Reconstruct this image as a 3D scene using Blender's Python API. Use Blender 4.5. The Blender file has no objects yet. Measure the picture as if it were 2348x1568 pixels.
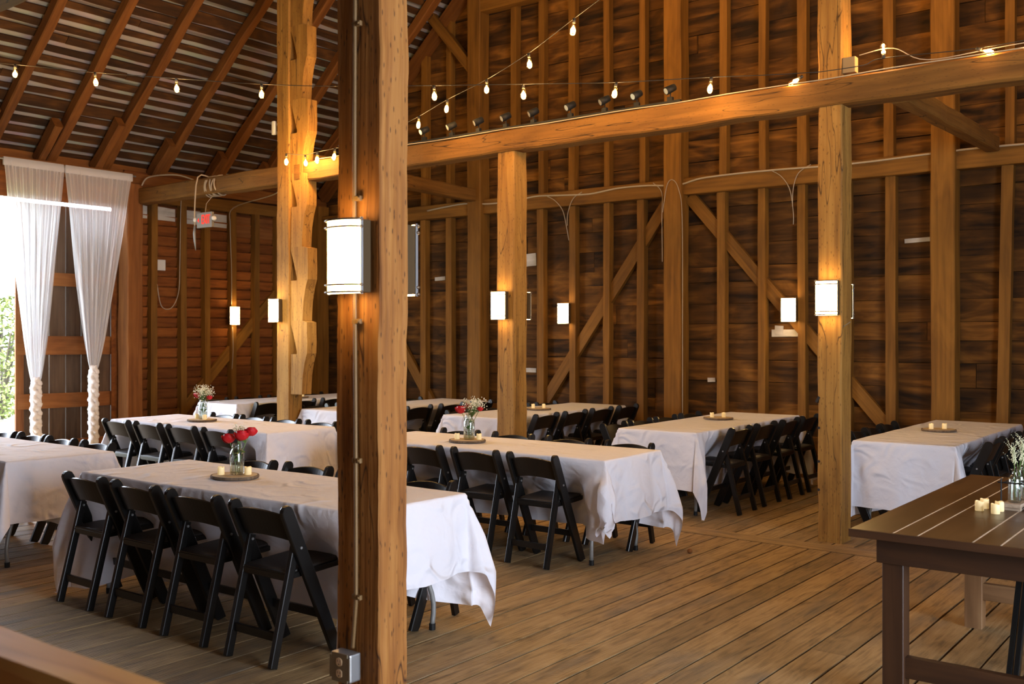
import bpy, bmesh, math, random
from mathutils import Vector, Matrix, noise
R = math.radians
rnd = random.Random(7)
COL = bpy.context.scene.collection
SC = bpy.context.scene

# ------------------------------------------------------------------ camera, world, big lights, exposure
EYE = 1.6
cam_d = bpy.data.cameras.new('camera')
cam_d.sensor_width = 36.0
cam_d.lens = 2300 / 2348 * 36.0
cam_d.shift_y = -16 / 2348
cam_d.clip_start = 0.05
cam_d.dof.use_dof = True
cam_d.dof.focus_distance = 6.6
cam_d.dof.aperture_fstop = 4.0
cam = bpy.data.objects.new('camera', cam_d)
COL.objects.link(cam)
cam.location = (0, 0, EYE)
cam.rotation_euler = (R(90), 0, R(37.58))
SC.camera = cam

DAY = 19.5            # the sky outside against the dim barn
world = bpy.data.worlds.new('overcast_sky')
SC.world = world
world.use_nodes = True
wn = world.node_tree.nodes
wn['Background'].inputs[0].default_value = (0.84, 0.93, 1.08, 1)
wn['Background'].inputs[1].default_value = DAY

sun_d = bpy.data.lights.new('sun', 'SUN')
sun_d.energy = 20.0
sun_d.angle = R(3)
sun_d.color = (1.0, 0.93, 0.78)
sun = bpy.data.objects.new('sun', sun_d)
COL.objects.link(sun)
sun.rotation_euler = Vector((0.3, -0.75, 0.6)).to_track_quat('Z', 'Y').to_euler()

def portal(name, loc, rot, sx, sy):
    d = bpy.data.lights.new(name, 'AREA')
    d.shape = 'RECTANGLE'; d.size = sx; d.size_y = sy
    d.cycles.is_portal = True
    o = bpy.data.objects.new(name, d)
    o.location = loc; o.rotation_euler = rot
    COL.objects.link(o)
portal('portal_right', (3.5, 2.4, 1.65), (0, R(90), 0), 3.3, 3.8)      # emits towards -X
portal('portal_left', (-12.6, 5.3, 1.65), (0, R(-90), 0), 3.3, 4.4)    # emits towards +X

LAMP = 55.0           # sconce diffusers
BULB_W = 14.5         # every filament bulb
LAMP_COL = (1.0, 0.63, 0.23)
BULB_COL = (1.0, 0.62, 0.29)
SC.view_settings.view_transform = 'Standard'
SC.view_settings.look = 'None'
SC.view_settings.exposure = 0.0
SC.view_settings.gamma = 1.0
SC.view_settings.use_curve_mapping = False
SC.cycles.use_denoising = True
SC.cycles.max_bounces = 7
SC.cycles.diffuse_bounces = 4
SC.cycles.transparent_max_bounces = 16
SC.cycles.sample_clamp_indirect = 6.0
SC.cycles.caustics_reflective = False
SC.cycles.caustics_refractive = False

# ------------------------------------------------------------------ helpers
def tag(o, label=None, cat=None, group=None, kind=None):
    if label: o['label'] = label
    if cat: o['category'] = cat
    if group: o['group'] = group
    if kind: o['kind'] = kind
    return o

def empty(name, loc=(0, 0, 0), rz=0.0, parent=None):
    o = bpy.data.objects.new(name, None)
    o.location = loc; o.rotation_euler = (0, 0, rz)
    o.empty_display_size = 0.1
    o.parent = parent
    COL.objects.link(o)
    return o

def obj(name, bm, mat, parent=None, smooth=False, loc=None):
    me = bpy.data.meshes.new(name)
    bmesh.ops.recalc_face_normals(bm, faces=bm.faces)
    bm.to_mesh(me); bm.free()
    if mat is not None: me.materials.append(mat)
    if smooth:
        me.polygons.foreach_set('use_smooth', [True] * len(me.polygons))
    o = bpy.data.objects.new(name, me)
    o.parent = parent
    if loc: o.location = loc
    COL.objects.link(o)
    return o

def copy_tree(o, parent=None):
    c = o.copy(); COL.objects.link(c); c.parent = parent
    for ch in o.children: copy_tree(ch, c)
    return c

def box(bm, c, s, rot=None, bevel=0.0):
    r = bmesh.ops.create_cube(bm, size=1.0)
    vs = r['verts']
    M = Matrix.Translation(Vector(c)) @ (rot.to_4x4() if rot else Matrix.Identity(4)) @ Matrix.Diagonal((s[0], s[1], s[2], 1))
    bmesh.ops.transform(bm, matrix=M, verts=vs)
    if bevel > 0:
        es = {e for v in vs for e in v.link_edges}
        bmesh.ops.bevel(bm, geom=list(es), offset=bevel, segments=2, affect='EDGES', profile=0.6)
    return bm

def frame_of(d, up=(0, 0, 1)):
    x = Vector(d).normalized(); u = Vector(up)
    if abs(x.dot(u)) > 0.98: u = Vector((0, 1, 0)) if abs(x.y) < 0.9 else Vector((1, 0, 0))
    y = u.cross(x).normalized(); z = x.cross(y)
    return Matrix((x, y, z)).transposed()

def bar(bm, p0, p1, w, t, up=(0, 0, 1), bevel=0.0):
    p0 = Vector(p0); p1 = Vector(p1)
    box(bm, (p0 + p1) / 2, ((p1 - p0).length, w, t), frame_of(p1 - p0, up), bevel)
    return bm

def ring_strip(bm, rings, closed=True, caps=True):
    vr = [[bm.verts.new(p) for p in ring] for ring in rings]
    n = len(vr[0])
    for a, b in zip(vr, vr[1:]):
        for i in range(n if closed else n - 1):
            j = (i + 1) % n
            try: bm.faces.new((a[i], a[j], b[j], b[i]))
            except ValueError: pass
    if caps and closed:
        try: bm.faces.new(vr[0][::-1]); bm.faces.new(vr[-1])
        except ValueError: pass
    return vr

def tube(bm, pts, r, seg=8):
    pts = [Vector(p) for p in pts]
    rr = r if isinstance(r, (list, tuple)) else [r] * len(pts)
    rings = []; n = None
    for i, p in enumerate(pts):
        d = (pts[min(i + 1, len(pts) - 1)] - pts[max(i - 1, 0)])
        if d.length < 1e-9: d = Vector((0, 0, 1))
        d.normalize()
        if n is None:
            n = d.cross(Vector((0, 0, 1)))
            if n.length < 0.1: n = d.cross(Vector((1, 0, 0)))
        else:
            n = n - d * n.dot(d)
        n.normalize()
        b = d.cross(n)
        rings.append([p + (n * math.cos(2 * math.pi * k / seg) + b * math.sin(2 * math.pi * k / seg)) * rr[i] for k in range(seg)])
    ring_strip(bm, rings)
    return bm

def lathe(bm, prof, seg=20, c=(0, 0, 0), caps=True):
    c = Vector(c)
    rings = [[c + Vector((r * math.cos(2 * math.pi * k / seg), r * math.sin(2 * math.pi * k / seg), z)) for k in range(seg)] for r, z in prof]
    ring_strip(bm, rings, caps=caps)
    return bm

def smooth_path(pts, n=6):
    pts = [Vector(p) for p in pts]; out = []
    P = [pts[0]] + pts + [pts[-1]]
    for i in range(1, len(P) - 2):
        for k in range(n):
            t = k / n; a, b, c, d = P[i - 1], P[i], P[i + 1], P[i + 2]
            out.append(0.5 * ((2 * b) + (c - a) * t + (2 * a - 5 * b + 4 * c - d) * t * t + (3 * b - a - 3 * c + d) * t ** 3))
    out.append(pts[-1])
    return out

def timber_bm(L, w, t, seg=1, wav=0.0, cham=0.0, seed=0, warp=0.0):
    """long axis local x, centred; w along y, t along z; hewn edges wander by wav"""
    bm = bmesh.new(); rg = random.Random(seed)
    rings = []
    o1, o2 = rg.uniform(0, 99), rg.uniform(0, 99)
    for i in range(seg + 1):
        x = -L / 2 + L * i / seg
        def n(k): return (noise.noise(Vector((x * 2.3 + o1, k * 7.7, o2))) + .55 * noise.noise(Vector((x * 11 + o1, k * 5.3, o2)))) * wav * 1.5
        cy = noise.noise(Vector((x * 0.35, o2, 3.1))) * warp; cz = noise.noise(Vector((x * 0.35, o1, 9.1))) * warp
        a = w / 2; b = t / 2; ch = cham * (1 + (0.6 * noise.noise(Vector((x * 3, o1, o2))) if wav else 0))
        if cham > 0:
            sq = [(-a, -b + ch), (-a + ch, -b), (a - ch, -b), (a, -b + ch), (a, b - ch), (a - ch, b), (-a + ch, b), (-a, b - ch)]
            side = [0, 4, 4, 1, 1, 5, 5, 0]
        else:
            sq = [(-a, -b), (a, -b), (a, b), (-a, b)]; side = [0, 1, 1, 0]
        ring = []
        for (yy, zz), sd in zip(sq, side):
            jy = n(1) if yy < 0 else n(2)
            jz = (n(3) if zz < 0 else n(4)) * 0.5
            ring.append((x, yy + jy + cy, zz + jz + cz))
        rings.append(ring)
    ring_strip(bm, rings)
    return bm

_seed = [100]
def timber(name, p0, p1, w, t, mat, parent=None, up=(0, 0, 1), seg=1, wav=0.0, cham=0.0, warp=0.0):
    p0 = Vector(p0); p1 = Vector(p1)
    _seed[0] += 1
    bm = timber_bm((p1 - p0).length, w, t, seg, wav, cham, _seed[0], warp)
    o = obj(name, bm, mat, parent)
    o.location = (p0 + p1) / 2
    o.rotation_mode = 'QUATERNION'
    o.rotation_quaternion = frame_of(p1 - p0, up).to_quaternion()
    return o

# ------------------------------------------------------------------ materials
def new_mat(name):
    m = bpy.data.materials.new(name); m.use_nodes = True
    nt = m.node_tree
    return m, nt, nt.nodes, nt.links, nt.nodes['Principled BSDF']

def plain(name, col, rough=0.5, metal=0.0, spec=0.5, emit=None, es=0.0):
    m, nt, N, L, b = new_mat(name)
    b.inputs['Base Color'].default_value = (*col, 1)
    b.inputs['Roughness'].default_value = rough
    b.inputs['Metallic'].default_value = metal
    b.inputs['Specular IOR Level'].default_value = spec
    if emit:
        b.inputs['Emission Color'].default_value = (*emit, 1)
        b.inputs['Emission Strength'].default_value = es
    return m

def wood(name, dark, mid, light, rough=0.75, grain=(1.2, 26, 26), bump=0.25, vary=0.35, stain=None, stain_amt=0.0,
         saw=0.0, holes=0.0, pos=(0.28, 0.5, 0.74), blotch=0.5, spec=0.3, sat=(1, 1, 1)):
    dark, mid, light = [(c[0] * sat[0], c[1] * sat[1], c[2] * sat[2]) for c in (dark, mid, light)]
    m, nt, N, L, b = new_mat(name)
    tc = N.new('ShaderNodeTexCoord'); oi = N.new('ShaderNodeObjectInfo')
    mul = N.new('ShaderNodeVectorMath'); mul.operation = 'SCALE'
    comb = N.new('ShaderNodeCombineXYZ')
    for k, f in enumerate((37.0, 61.0, 23.0)):
        mm = N.new('ShaderNodeMath'); mm.operation = 'MULTIPLY'; mm.inputs[1].default_value = f
        L.new(oi.outputs['Random'], mm.inputs[0]); L.new(mm.outputs[0], comb.inputs[k])
    add = N.new('ShaderNodeVectorMath'); add.operation = 'ADD'
    L.new(tc.outputs['Object'], add.inputs[0]); L.new(comb.outputs[0], add.inputs[1])
    def mapped(s):
        mp = N.new('ShaderNodeMapping'); mp.inputs['Scale'].default_value = s
        L.new(add.outputs[0], mp.inputs[0]); return mp.outputs[0]
    # fine grain, warped by a slow noise so that it swirls round knots
    g = N.new('ShaderNodeTexNoise'); g.inputs['Scale'].default_value = 1.0; g.inputs['Detail'].default_value = 5; g.inputs['Distortion'].default_value = 0.6
    L.new(mapped(grain), g.inputs['Vector'])
    bl = N.new('ShaderNodeTexNoise'); bl.inputs['Scale'].default_value = 1.0; bl.inputs['Detail'].default_value = 4; bl.inputs['Distortion'].default_value = 1.2
    L.new(mapped((grain[0] * 1.3, grain[1] * 0.22, grain[2] * 0.22)), bl.inputs['Vector'])
    mix = N.new('ShaderNodeMix'); mix.data_type = 'FLOAT'; mix.inputs[0].default_value = blotch
    L.new(g.outputs[0], mix.inputs[2]); L.new(bl.outputs[0], mix.inputs[3])
    ramp = N.new('ShaderNodeValToRGB')
    e = ramp.color_ramp.elements
    e[0].position = pos[0]; e[0].color = (*dark, 1)
    e[1].position = pos[2]; e[1].color = (*light, 1)
    x = e.new(pos[1]); x.color = (*mid, 1)
    L.new(mix.outputs[0], ramp.inputs[0])
    col = ramp.outputs[0]
    # every board its own tone
    v = N.new('ShaderNodeMapRange'); v.inputs[3].default_value = 1 - vary; v.inputs[4].default_value = 1 + vary
    L.new(oi.outputs['Random'], v.inputs[0])
    hs = N.new('ShaderNodeHueSaturation'); L.new(v.outputs[0], hs.inputs['Value']); L.new(col, hs.inputs['Color'])
    col = hs.outputs[0]
    if stain:
        st = N.new('ShaderNodeTexNoise'); st.inputs['Scale'].default_value = 1.0; st.inputs['Detail'].default_value = 3
        mp = N.new('ShaderNodeMapping'); mp.inputs['Scale'].default_value = (1.1, 3.2, 3.2); L.new(add.outputs[0], mp.inputs[0]); L.new(mp.outputs[0], st.inputs['Vector'])
        mr = N.new('ShaderNodeMapRange'); mr.inputs[1].default_value = 0.55; mr.inputs[2].default_value = 0.75; mr.inputs[4].default_value = stain_amt
        L.new(st.outputs[0], mr.inputs[0])
        mx = N.new('ShaderNodeMix'); mx.data_type = 'RGBA'; L.new(mr.outputs[0], mx.inputs[0]); L.new(col, mx.inputs[6]); mx.inputs[7].default_value = (*stain, 1)
        col = mx.outputs[2]
    height = g.outputs[0]
    if holes:
        vo = N.new('ShaderNodeTexVoronoi'); vo.inputs['Scale'].default_value = 1.0
        L.new(mapped((16, 62, 62)), vo.inputs['Vector'])
        mr = N.new('ShaderNodeMapRange'); mr.inputs[1].default_value = 0.12; mr.inputs[2].default_value = 0.22; mr.inputs[3].default_value = holes; mr.inputs[4].default_value = 0
        L.new(vo.outputs['Distance'], mr.inputs[0])
        mx = N.new('ShaderNodeMix'); mx.data_type = 'RGBA'; L.new(mr.outputs[0], mx.inputs[0]); L.new(col, mx.inputs[6]); mx.inputs[7].default_value = (dark[0] * .3, dark[1] * .3, dark[2] * .3, 1)
        col = mx.outputs[2]
        # long drying cracks
        ck = N.new('ShaderNodeTexNoise'); ck.inputs['Scale'].default_value = 1.0; ck.inputs['Detail'].default_value = 2
        L.new(mapped((0.6, 7, 7)), ck.inputs['Vector'])
        cr = N.new('ShaderNodeValToRGB'); ce = cr.color_ramp.elements
        ce[0].position = 0.494; ce[0].color = (0, 0, 0, 1); ce[1].position = 0.506; ce[1].color = (0, 0, 0, 1)
        q = ce.new(0.5); q.color = (1, 1, 1, 1)
        L.new(ck.outputs[0], cr.inputs[0])
        mx = N.new('ShaderNodeMix'); mx.data_type = 'RGBA'; L.new(cr.outputs[0], mx.inputs[0]); L.new(col, mx.inputs[6]); mx.inputs[7].default_value = (dark[0] * .35, dark[1] * .35, dark[2] * .35, 1)
        col = mx.outputs[2]
    L.new(col, b.inputs['Base Color'])
    b.inputs['Roughness'].default_value = rough
    b.inputs['Specular IOR Level'].default_value = spec
    bp = N.new('ShaderNodeBump'); bp.inputs['Strength'].default_value = bump; bp.inputs['Distance'].default_value = 0.006
    if saw > 0:
        wv = N.new('ShaderNodeTexWave'); wv.bands_direction = 'X'; wv.inputs['Scale'].default_value = 22; wv.inputs['Distortion'].default_value = 2.5
        L.new(add.outputs[0], wv.inputs['Vector'])
        ad = N.new('ShaderNodeMath'); ad.operation = 'MULTIPLY_ADD'; ad.inputs[1].default_value = saw
        L.new(wv.outputs[0], ad.inputs[0]); L.new(g.outputs[0], ad.inputs[2])
        height = ad.outputs[0]
    L.new(height, bp.inputs['Height']); L.new(bp.outputs[0], b.inputs['Normal'])
    return m

M = {}
M['floor'] = wood('weathered_floor_wood', (.080, .050, .024), (.27, .175, .078), (.38, .262, .13), 0.66, (3.0, 60, 60), 0.6, 0.22,
                  stain=(.10, .09, .08), stain_amt=0.8, saw=0.35, blotch=0.5)
M['sheath'] = wood('dark_rough_sheathing', (.018, .008, .002), (.095, .041, .009), (.29, .135, .034), 0.85, (0.9, 19, 19), 0.6, 0.35,
                   pos=(.36, .52, .74), blotch=0.72, sat=(1.0, .92, .55))
M['siding'] = wood('reddish_lapped_siding', (.085, .025, .005), (.20, .065, .014), (.30, .11, .026), 0.8, (1.5, 22, 22), 0.4, 0.3, blotch=0.5, sat=(1.0, .9, .6))
M['stud'] = wood('sawn_stud_wood', (.095, .040, .008), (.19, .088, .019), (.27, .13, .033), 0.75, (1.0, 26, 26), 0.3, 0.18, sat=(1.0, .93, .50))
M['beam'] = wood('hewn_beam_wood', (.08, .034, .008), (.17, .078, .020), (.26, .13, .038), 0.75, (0.9, 24, 24), 0.5, 0.1, holes=0.35, sat=(.95, .90, .55))
M['post'] = wood('worm_eaten_post_wood', (.14, .064, .018), (.31, .155, .046), (.43, .24, .085), 0.75, (1.0, 30, 30), 0.6, 0.1, holes=0.6, sat=(1.0, .96, .60))
M['nearpost'] = wood('old_post_wood', (.085, .024, .005), (.24, .094, .024), (.38, .18, .062), 0.7, (1.2, 44, 44), 0.9, 0.0, holes=0.8, sat=(.95, .92, .65))
M['rafter'] = wood('rafter_wood', (.07, .022, .005), (.145, .053, .013), (.22, .090, .024), 0.75, (1.0, 20, 20), 0.4, 0.2, sat=(1.0, .95, .6))
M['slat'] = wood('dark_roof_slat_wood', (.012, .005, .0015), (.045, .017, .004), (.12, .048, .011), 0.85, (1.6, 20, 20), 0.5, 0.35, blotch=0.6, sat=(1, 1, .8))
M['door'] = wood('grey_brown_door_planks', (.04, .024, .014), (.085, .052, .030), (.13, .083, .05), 0.8, (1.0, 24, 24), 0.4, 0.2)
M['ledge'] = wood('orange_brown_ledge_wood', (.10, .032, .009), (.20, .075, .022), (.28, .12, .04), 0.7, (1.0, 22, 22), 0.4, 0.1, sat=(1, .95, .7))
M['tabletop'] = wood('dark_stained_tabletop', (.032, .014, .004), (.075, .036, .012), (.115, .060, .022), 0.36, (1.3, 20, 20), 0.12, 0.12, blotch=0.5, spec=0.5)
M['tableleg'] = wood('dark_stained_leg_wood', (.015, .005, .0015), (.034, .012, .003), (.055, .021, .006), 0.5, (1.2, 24, 24), 0.15, 0.08, spec=0.45)
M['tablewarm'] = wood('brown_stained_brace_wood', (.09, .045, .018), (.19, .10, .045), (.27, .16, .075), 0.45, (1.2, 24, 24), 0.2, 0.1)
M['pale_board'] = wood('pale_whitewashed_board', (.32, .29, .24), (.52, .48, .41), (.66, .62, .55), 0.8, (2, 16, 16), 0.4, 0.15)
M['rail'] = wood('orange_railing_wood', (.2, .075, .015), (.42, .18, .035), (.52, .27, .06), 0.6, (1.2, 18, 18), 0.3, 0.0)
M['slice'] = wood('log_slice_wood', (.33, .24, .14), (.46, .35, .21), (.56, .45, .29), 0.8, (14, 14, 14), 0.2, 0.1)
M['bark'] = wood('bark_wood', (.06, .04, .025), (.14, .095, .06), (.24, .18, .12), 0.9, (60, 60, 20), 0.9, 0.1)
M['rackwood'] = wood('grey_rustic_wood', (.20, .14, .09), (.36, .27, .19), (.48, .38, .28), 0.8, (3, 40, 40), 0.4, 0.1)

def metal_roof():
    m, nt, N, L, b = new_mat('corrugated_grey_metal')
    tc = N.new('ShaderNodeTexCoord')
    wv = N.new('ShaderNodeTexWave'); wv.bands_direction = 'X'; wv.inputs['Scale'].default_value = 0.9
    L.new(tc.outputs['Object'], wv.inputs['Vector'])
    r = N.new('ShaderNodeValToRGB'); e = r.color_ramp.elements
    e[0].position = 0.0; e[0].color = (.26, .24, .21, 1); e[1].position = 0.04; e[1].color = (.56, .53, .49, 1)
    L.new(wv.outputs[0], r.inputs[0])
    n = N.new('ShaderNodeTexNoise'); n.inputs['Scale'].default_value = 3
    L.new(tc.outputs['Object'], n.inputs['Vector'])
    mx = N.new('ShaderNodeMix'); mx.data_type = 'RGBA'; mx.blend_type = 'MULTIPLY'; mx.inputs[0].default_value = 0.5
    L.new(r.outputs[0], mx.inputs[6]); L.new(n.outputs[1], mx.inputs[7])
    L.new(mx.outputs[2], b.inputs['Base Color'])
    b.inputs['Roughness'].default_value = 0.5; b.inputs['Metallic'].default_value = 0.3
    return m
M['tin'] = metal_roof()

def cloth_mat():
    m, nt, N, L, b = new_mat('white_polyester_cloth')
    b.inputs['Base Color'].default_value = (.80, .80, .865, 1)
    b.inputs['Roughness'].default_value = 0.75
    b.inputs['Specular IOR Level'].default_value = 0.25
    tc = N.new('ShaderNodeTexCoord')
    n1 = N.new('ShaderNodeTexNoise'); n1.inputs['Scale'].default_value = 3.4; n1.inputs['Detail'].default_value = 3; n1.inputs['Distortion'].default_value = 2.2; n1.noise_type = 'RIDGED_MULTIFRACTAL'
    n2 = N.new('ShaderNodeTexNoise'); n2.inputs['Scale'].default_value = 14; n2.inputs['Detail'].default_value = 2; n2.inputs['Distortion'].default_value = 0.8
    L.new(tc.outputs['Object'], n1.inputs['Vector']); L.new(tc.outputs['Object'], n2.inputs['Vector'])
    ma = N.new('ShaderNodeMath'); ma.operation = 'MULTIPLY_ADD'; ma.inputs[1].default_value = 0.18
    L.new(n2.outputs[0], ma.inputs[0]); L.new(n1.outputs[0], ma.inputs[2])
    bp = N.new('ShaderNodeBump'); bp.inputs['Strength'].default_value = 0.85; bp.inputs['Distance'].default_value = 0.04
    L.new(ma.outputs[0], bp.inputs['Height']); L.new(bp.outputs[0], b.inputs['Normal'])
    tr = N.new('ShaderNodeBsdfTranslucent'); tr.inputs[0].default_value = (.8, .79, .8, 1)
    mx = N.new('ShaderNodeMixShader'); mx.inputs[0].default_value = 0.22
    L.new(b.outputs[0], mx.inputs[1]); L.new(tr.outputs[0], mx.inputs[2])
    L.new(mx.outputs[0], N['Material Output'].inputs[0])
    return m
M['cloth'] = cloth_mat()

def sheer_mat():
    m, nt, N, L, b = new_mat('sheer_white_voile')
    b.inputs['Base Color'].default_value = (.9, .9, .92, 1); b.inputs['Roughness'].default_value = 0.9
    tr = N.new('ShaderNodeBsdfTranslucent'); tr.inputs[0].default_value = (.9, .9, .92, 1)
    mx = N.new('ShaderNodeMixShader'); mx.inputs[0].default_value = 0.4
    L.new(b.outputs[0], mx.inputs[1]); L.new(tr.outputs[0], mx.inputs[2])
    tp = N.new('ShaderNodeBsdfTransparent')
    lw = N.new('ShaderNodeLayerWeight'); lw.inputs[0].default_value = 0.35
    mr = N.new('ShaderNodeMapRange'); mr.inputs[3].default_value = 0.52; mr.inputs[4].default_value = 1.0
    L.new(lw.outputs['Facing'], mr.inputs[0])
    m2 = N.new('ShaderNodeMixShader')
    L.new(mr.outputs[0], m2.inputs[0]); L.new(tp.outputs[0], m2.inputs[1]); L.new(mx.outputs[0], m2.inputs[2])
    L.new(m2.outputs[0], N['Material Output'].inputs[0])
    return m
M['sheer'] = sheer_mat()
M['braid'] = plain('white_voile_braid', (.85, .84, .85), 0.9)

def glass_mat(name, tint, f=0.12):
    m, nt, N, L, b = new_mat(name)
    tp = N.new('ShaderNodeBsdfTransparent'); tp.inputs[0].default_value = (*tint, 1)
    gl = N.new('ShaderNodeBsdfGlossy'); gl.inputs['Roughness'].default_value = 0.04
    lw = N.new('ShaderNodeLayerWeight'); lw.inputs[0].default_value = 0.25
    mr = N.new('ShaderNodeMapRange'); mr.inputs[3].default_value = f * 0.5; mr.inputs[4].default_value = 0.75
    L.new(lw.outputs['Facing'], mr.inputs[0])
    mx = N.new('ShaderNodeMixShader'); L.new(mr.outputs[0], mx.inputs[0]); L.new(tp.outputs[0], mx.inputs[1]); L.new(gl.outputs[0], mx.inputs[2])
    L.new(mx.outputs[0], N['Material Output'].inputs[0])
    return m
M['glass'] = glass_mat('clear_jar_glass', (.93, .96, .94))
M['bulbglass'] = glass_mat('amber_bulb_glass', (1.0, .86, .55), 0.2)

def emit_mat(name, col, s):
    m, nt, N, L, b = new_mat(name)
    e = N.new('ShaderNodeEmission'); e.inputs[0].default_value = (*col, 1); e.inputs[1].default_value = s
    L.new(e.outputs[0], N['Material Output'].inputs[0])
    return m
M['diffuser'] = emit_mat('glowing_frosted_diffuser', LAMP_COL, LAMP)
M['filament'] = emit_mat('glowing_filament', (1.0, .62, .2), 26)
M['exit'] = emit_mat('red_exit_glow', (1.0, .06, .04), 1.35)
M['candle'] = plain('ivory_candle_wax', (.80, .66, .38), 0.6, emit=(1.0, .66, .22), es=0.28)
M['black'] = plain('black_resin', (.006, .0055, .005), 0.30, spec=0.42)
M['vinyl'] = plain('black_vinyl', (.022, .018, .016), 0.55, spec=0.4)
M['blackmetal'] = plain('black_painted_metal', (.007, .007, .007), 0.6, spec=0.25)
M['greymetal'] = plain('grey_powder_coated_steel', (.22, .22, .21), 0.42, 0.3)
M['plastic'] = plain('pale_grey_plastic', (.55, .55, .54), 0.5)
M['steel'] = plain('galvanised_steel', (.42, .43, .44), 0.38, 0.85)
M['bronze'] = plain('brushed_bronze', (.16, .12, .09), 0.35, 0.8)
M['tan'] = plain('brown_lamp_housing', (.055, .032, .012), 0.7, spec=0.2)
M['brass'] = plain('flexible_conduit_metal', (.17, .095, .032), 0.55, 0.2)
M['plate'] = plain('brown_outlet_plate', (.16, .12, .07), 0.4, 0.4)
M['outlet'] = plain('tan_receptacle', (.50, .33, .18), 0.45)
M['darkhole'] = plain('dark_slot', (.015, .01, .008), 0.8)
M['cable'] = plain('off_white_cable', (.42, .34, .24), 0.6)
M['rope'] = plain('tan_rope', (.42, .33, .23), 0.85)
M['wire'] = plain('dark_wire', (.02, .017, .014), 0.6)
M['whitebox'] = plain('white_plastic_box', (.62, .60, .55), 0.5)
M['red'] = plain('red_petal', (.50, .006, .012), 0.5)
M['cream'] = plain('cream_blossom', (.78, .74, .55), 0.7)
M['leaf'] = plain('rose_leaf', (.06, .16, .03), 0.5)
M['stem'] = plain('green_stem', (.12, .20, .05), 0.6)
M['sprig'] = plain('pale_sage_sprig', (.58, .58, .38), 0.7)
M['grass'] = plain('pale_meadow_grass', (.13, .14, .05), 0.9)
M['bush1'] = plain('yellow_green_leaves', (.16, .16, .045), 0.8)
M['bush2'] = plain('fresh_green_leaves', (.11, .14, .035), 0.8)
M['trunk'] = plain('shrub_stem', (.05, .04, .03), 0.9)

# ------------------------------------------------------------------ the shell
XL, XR, YB, YF = -12.42, 3.42, 11.02, -3.2      # inner faces of the sheathing
SILLZ = 3.78; PITCH = 0.885; XM = (XL + XR) / 2
def roof_z(x): return SILLZ + (min(x, 2 * XM - x) - XL) * PITCH

floor = tag(empty('floor'), kind='structure')
def floor_row(y0, y1, x0, x1, w0, w1, skip=None):
    x = x0
    while x < x1:
        w = rnd.uniform(w0, w1)
        y = y0 + rnd.uniform(0, 0.01)
        cuts = [y0, y1]
        if rnd.random() < 0.25: cuts = [y0, rnd.uniform(y0 + 1.5, y1 - 1), y1] if y1 - y0 > 4 else [y0, y1]
        for a, b in zip(cuts, cuts[1:]):
            timber('floor_board', (x + w / 2, a + .002, -0.02 + rnd.uniform(-.0007, .0004)), (x + w / 2, b - .003, -0.02 + rnd.uniform(-.0007, .0004)),
                   w - rnd.uniform(.010, .016), 0.04, M['floor'], floor, seg=6, wav=.0025)
        x += w
floor_row(YF, 7.30, XL, XR, .165, .205)
timber('sill_board', (XL, 7.42, -0.018), (XR, 7.42, -0.018), .23, .042, M['floor'], floor, seg=24, wav=.004)
floor_row(7.54, YB + .05, XL, XR, .17, .26)
sub = bmesh.new(); box(sub, (XM, (YF + YB) / 2, -0.07), (XR - XL + .4, YB - YF + .3, .05))
obj('subfloor', sub, M['darkhole'], floor)

# ---- back wall
wb = tag(empty('wall_back'), kind='structure')
z = 0.0; row = 0
while z < 10.6:
    h = rnd.uniform(.17, .27)
    xa, xb = XL, XR
    if z + h > SILLZ:
        k = (z - SILLZ) / PITCH
        xa, xb = XL + max(k, 0), XR - max(k, 0)
    if xb - xa < .5: break
    n = 3 if z < 7 else 1
    cuts = [xa] + sorted(xa + (xb - xa) * (i + rnd.uniform(-.25, .25)) / n for i in range(1, n)) + [xb]
    for a, b in zip(cuts, cuts[1:]):
        timber('wall_board', (a + .003, YB + .012 + rnd.uniform(0, .012), z + h / 2), (b - .003, YB + .012 + rnd.uniform(0, .012), z + h / 2),
               .025, h - rnd.uniform(.0, .012), M['sheath'], wb, seg=max(3, int((b - a) * 3)), wav=.012 if z > 1 else .004)
    z += h; row += 1
bk = bmesh.new()
vs = [bk.verts.new(p) for p in ((XL - .1, YB + .05, 0), (XR + .1, YB + .05, 0), (XR + .1, YB + .05, SILLZ + .25), (XM, YB + .05, roof_z(XM) + .3), (XL - .1, YB + .05, SILLZ + .25))]
bk.faces.new(vs)
r_ = bmesh.ops.extrude_face_region(bk, geom=bk.faces[:])
bmesh.ops.translate(bk, vec=(0, .03, 0), verts=[v for v in r_['geom'] if isinstance(v, bmesh.types.BMVert)])
obj('wall_backing', bk, M['sheath'], wb)
GZ = 3.39
studs = [-11.6, -11.05, -10.55, -10.05, -9.55, -8.39, -7.92, -7.40, -6.87, -6.37, -5.28, -4.77, -4.30, -3.80, -3.32, -2.18, -1.65, -1.1, -.55, 0, .6, 1.2, 1.8, 2.4]
for i, x in enumerate(studs):
    lean = 0.06 if x == -2.18 else rnd.uniform(-.012, .012)
    w = rnd.uniform(.085, .115)
    timber('stud', (x - lean, YB - .06, 0.0), (x, YB - .06, GZ - .10), w, .10, M['stud'], wb, up=(1, 0, 0) if 0 else (0, 1, 0), seg=6, wav=.004)
    x2 = x + rnd.uniform(-.03, .03)
    top = min(roof_z(x2) - .05, 7.6)
    zt = top
    timber('stud', (x2, YB - .06, GZ + .10), (x2 + rnd.uniform(-.01, .01), YB - .06, zt), rnd.uniform(.08, .11), .10, M['stud'], wb, up=(0, 1, 0), seg=7, wav=.005)
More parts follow.
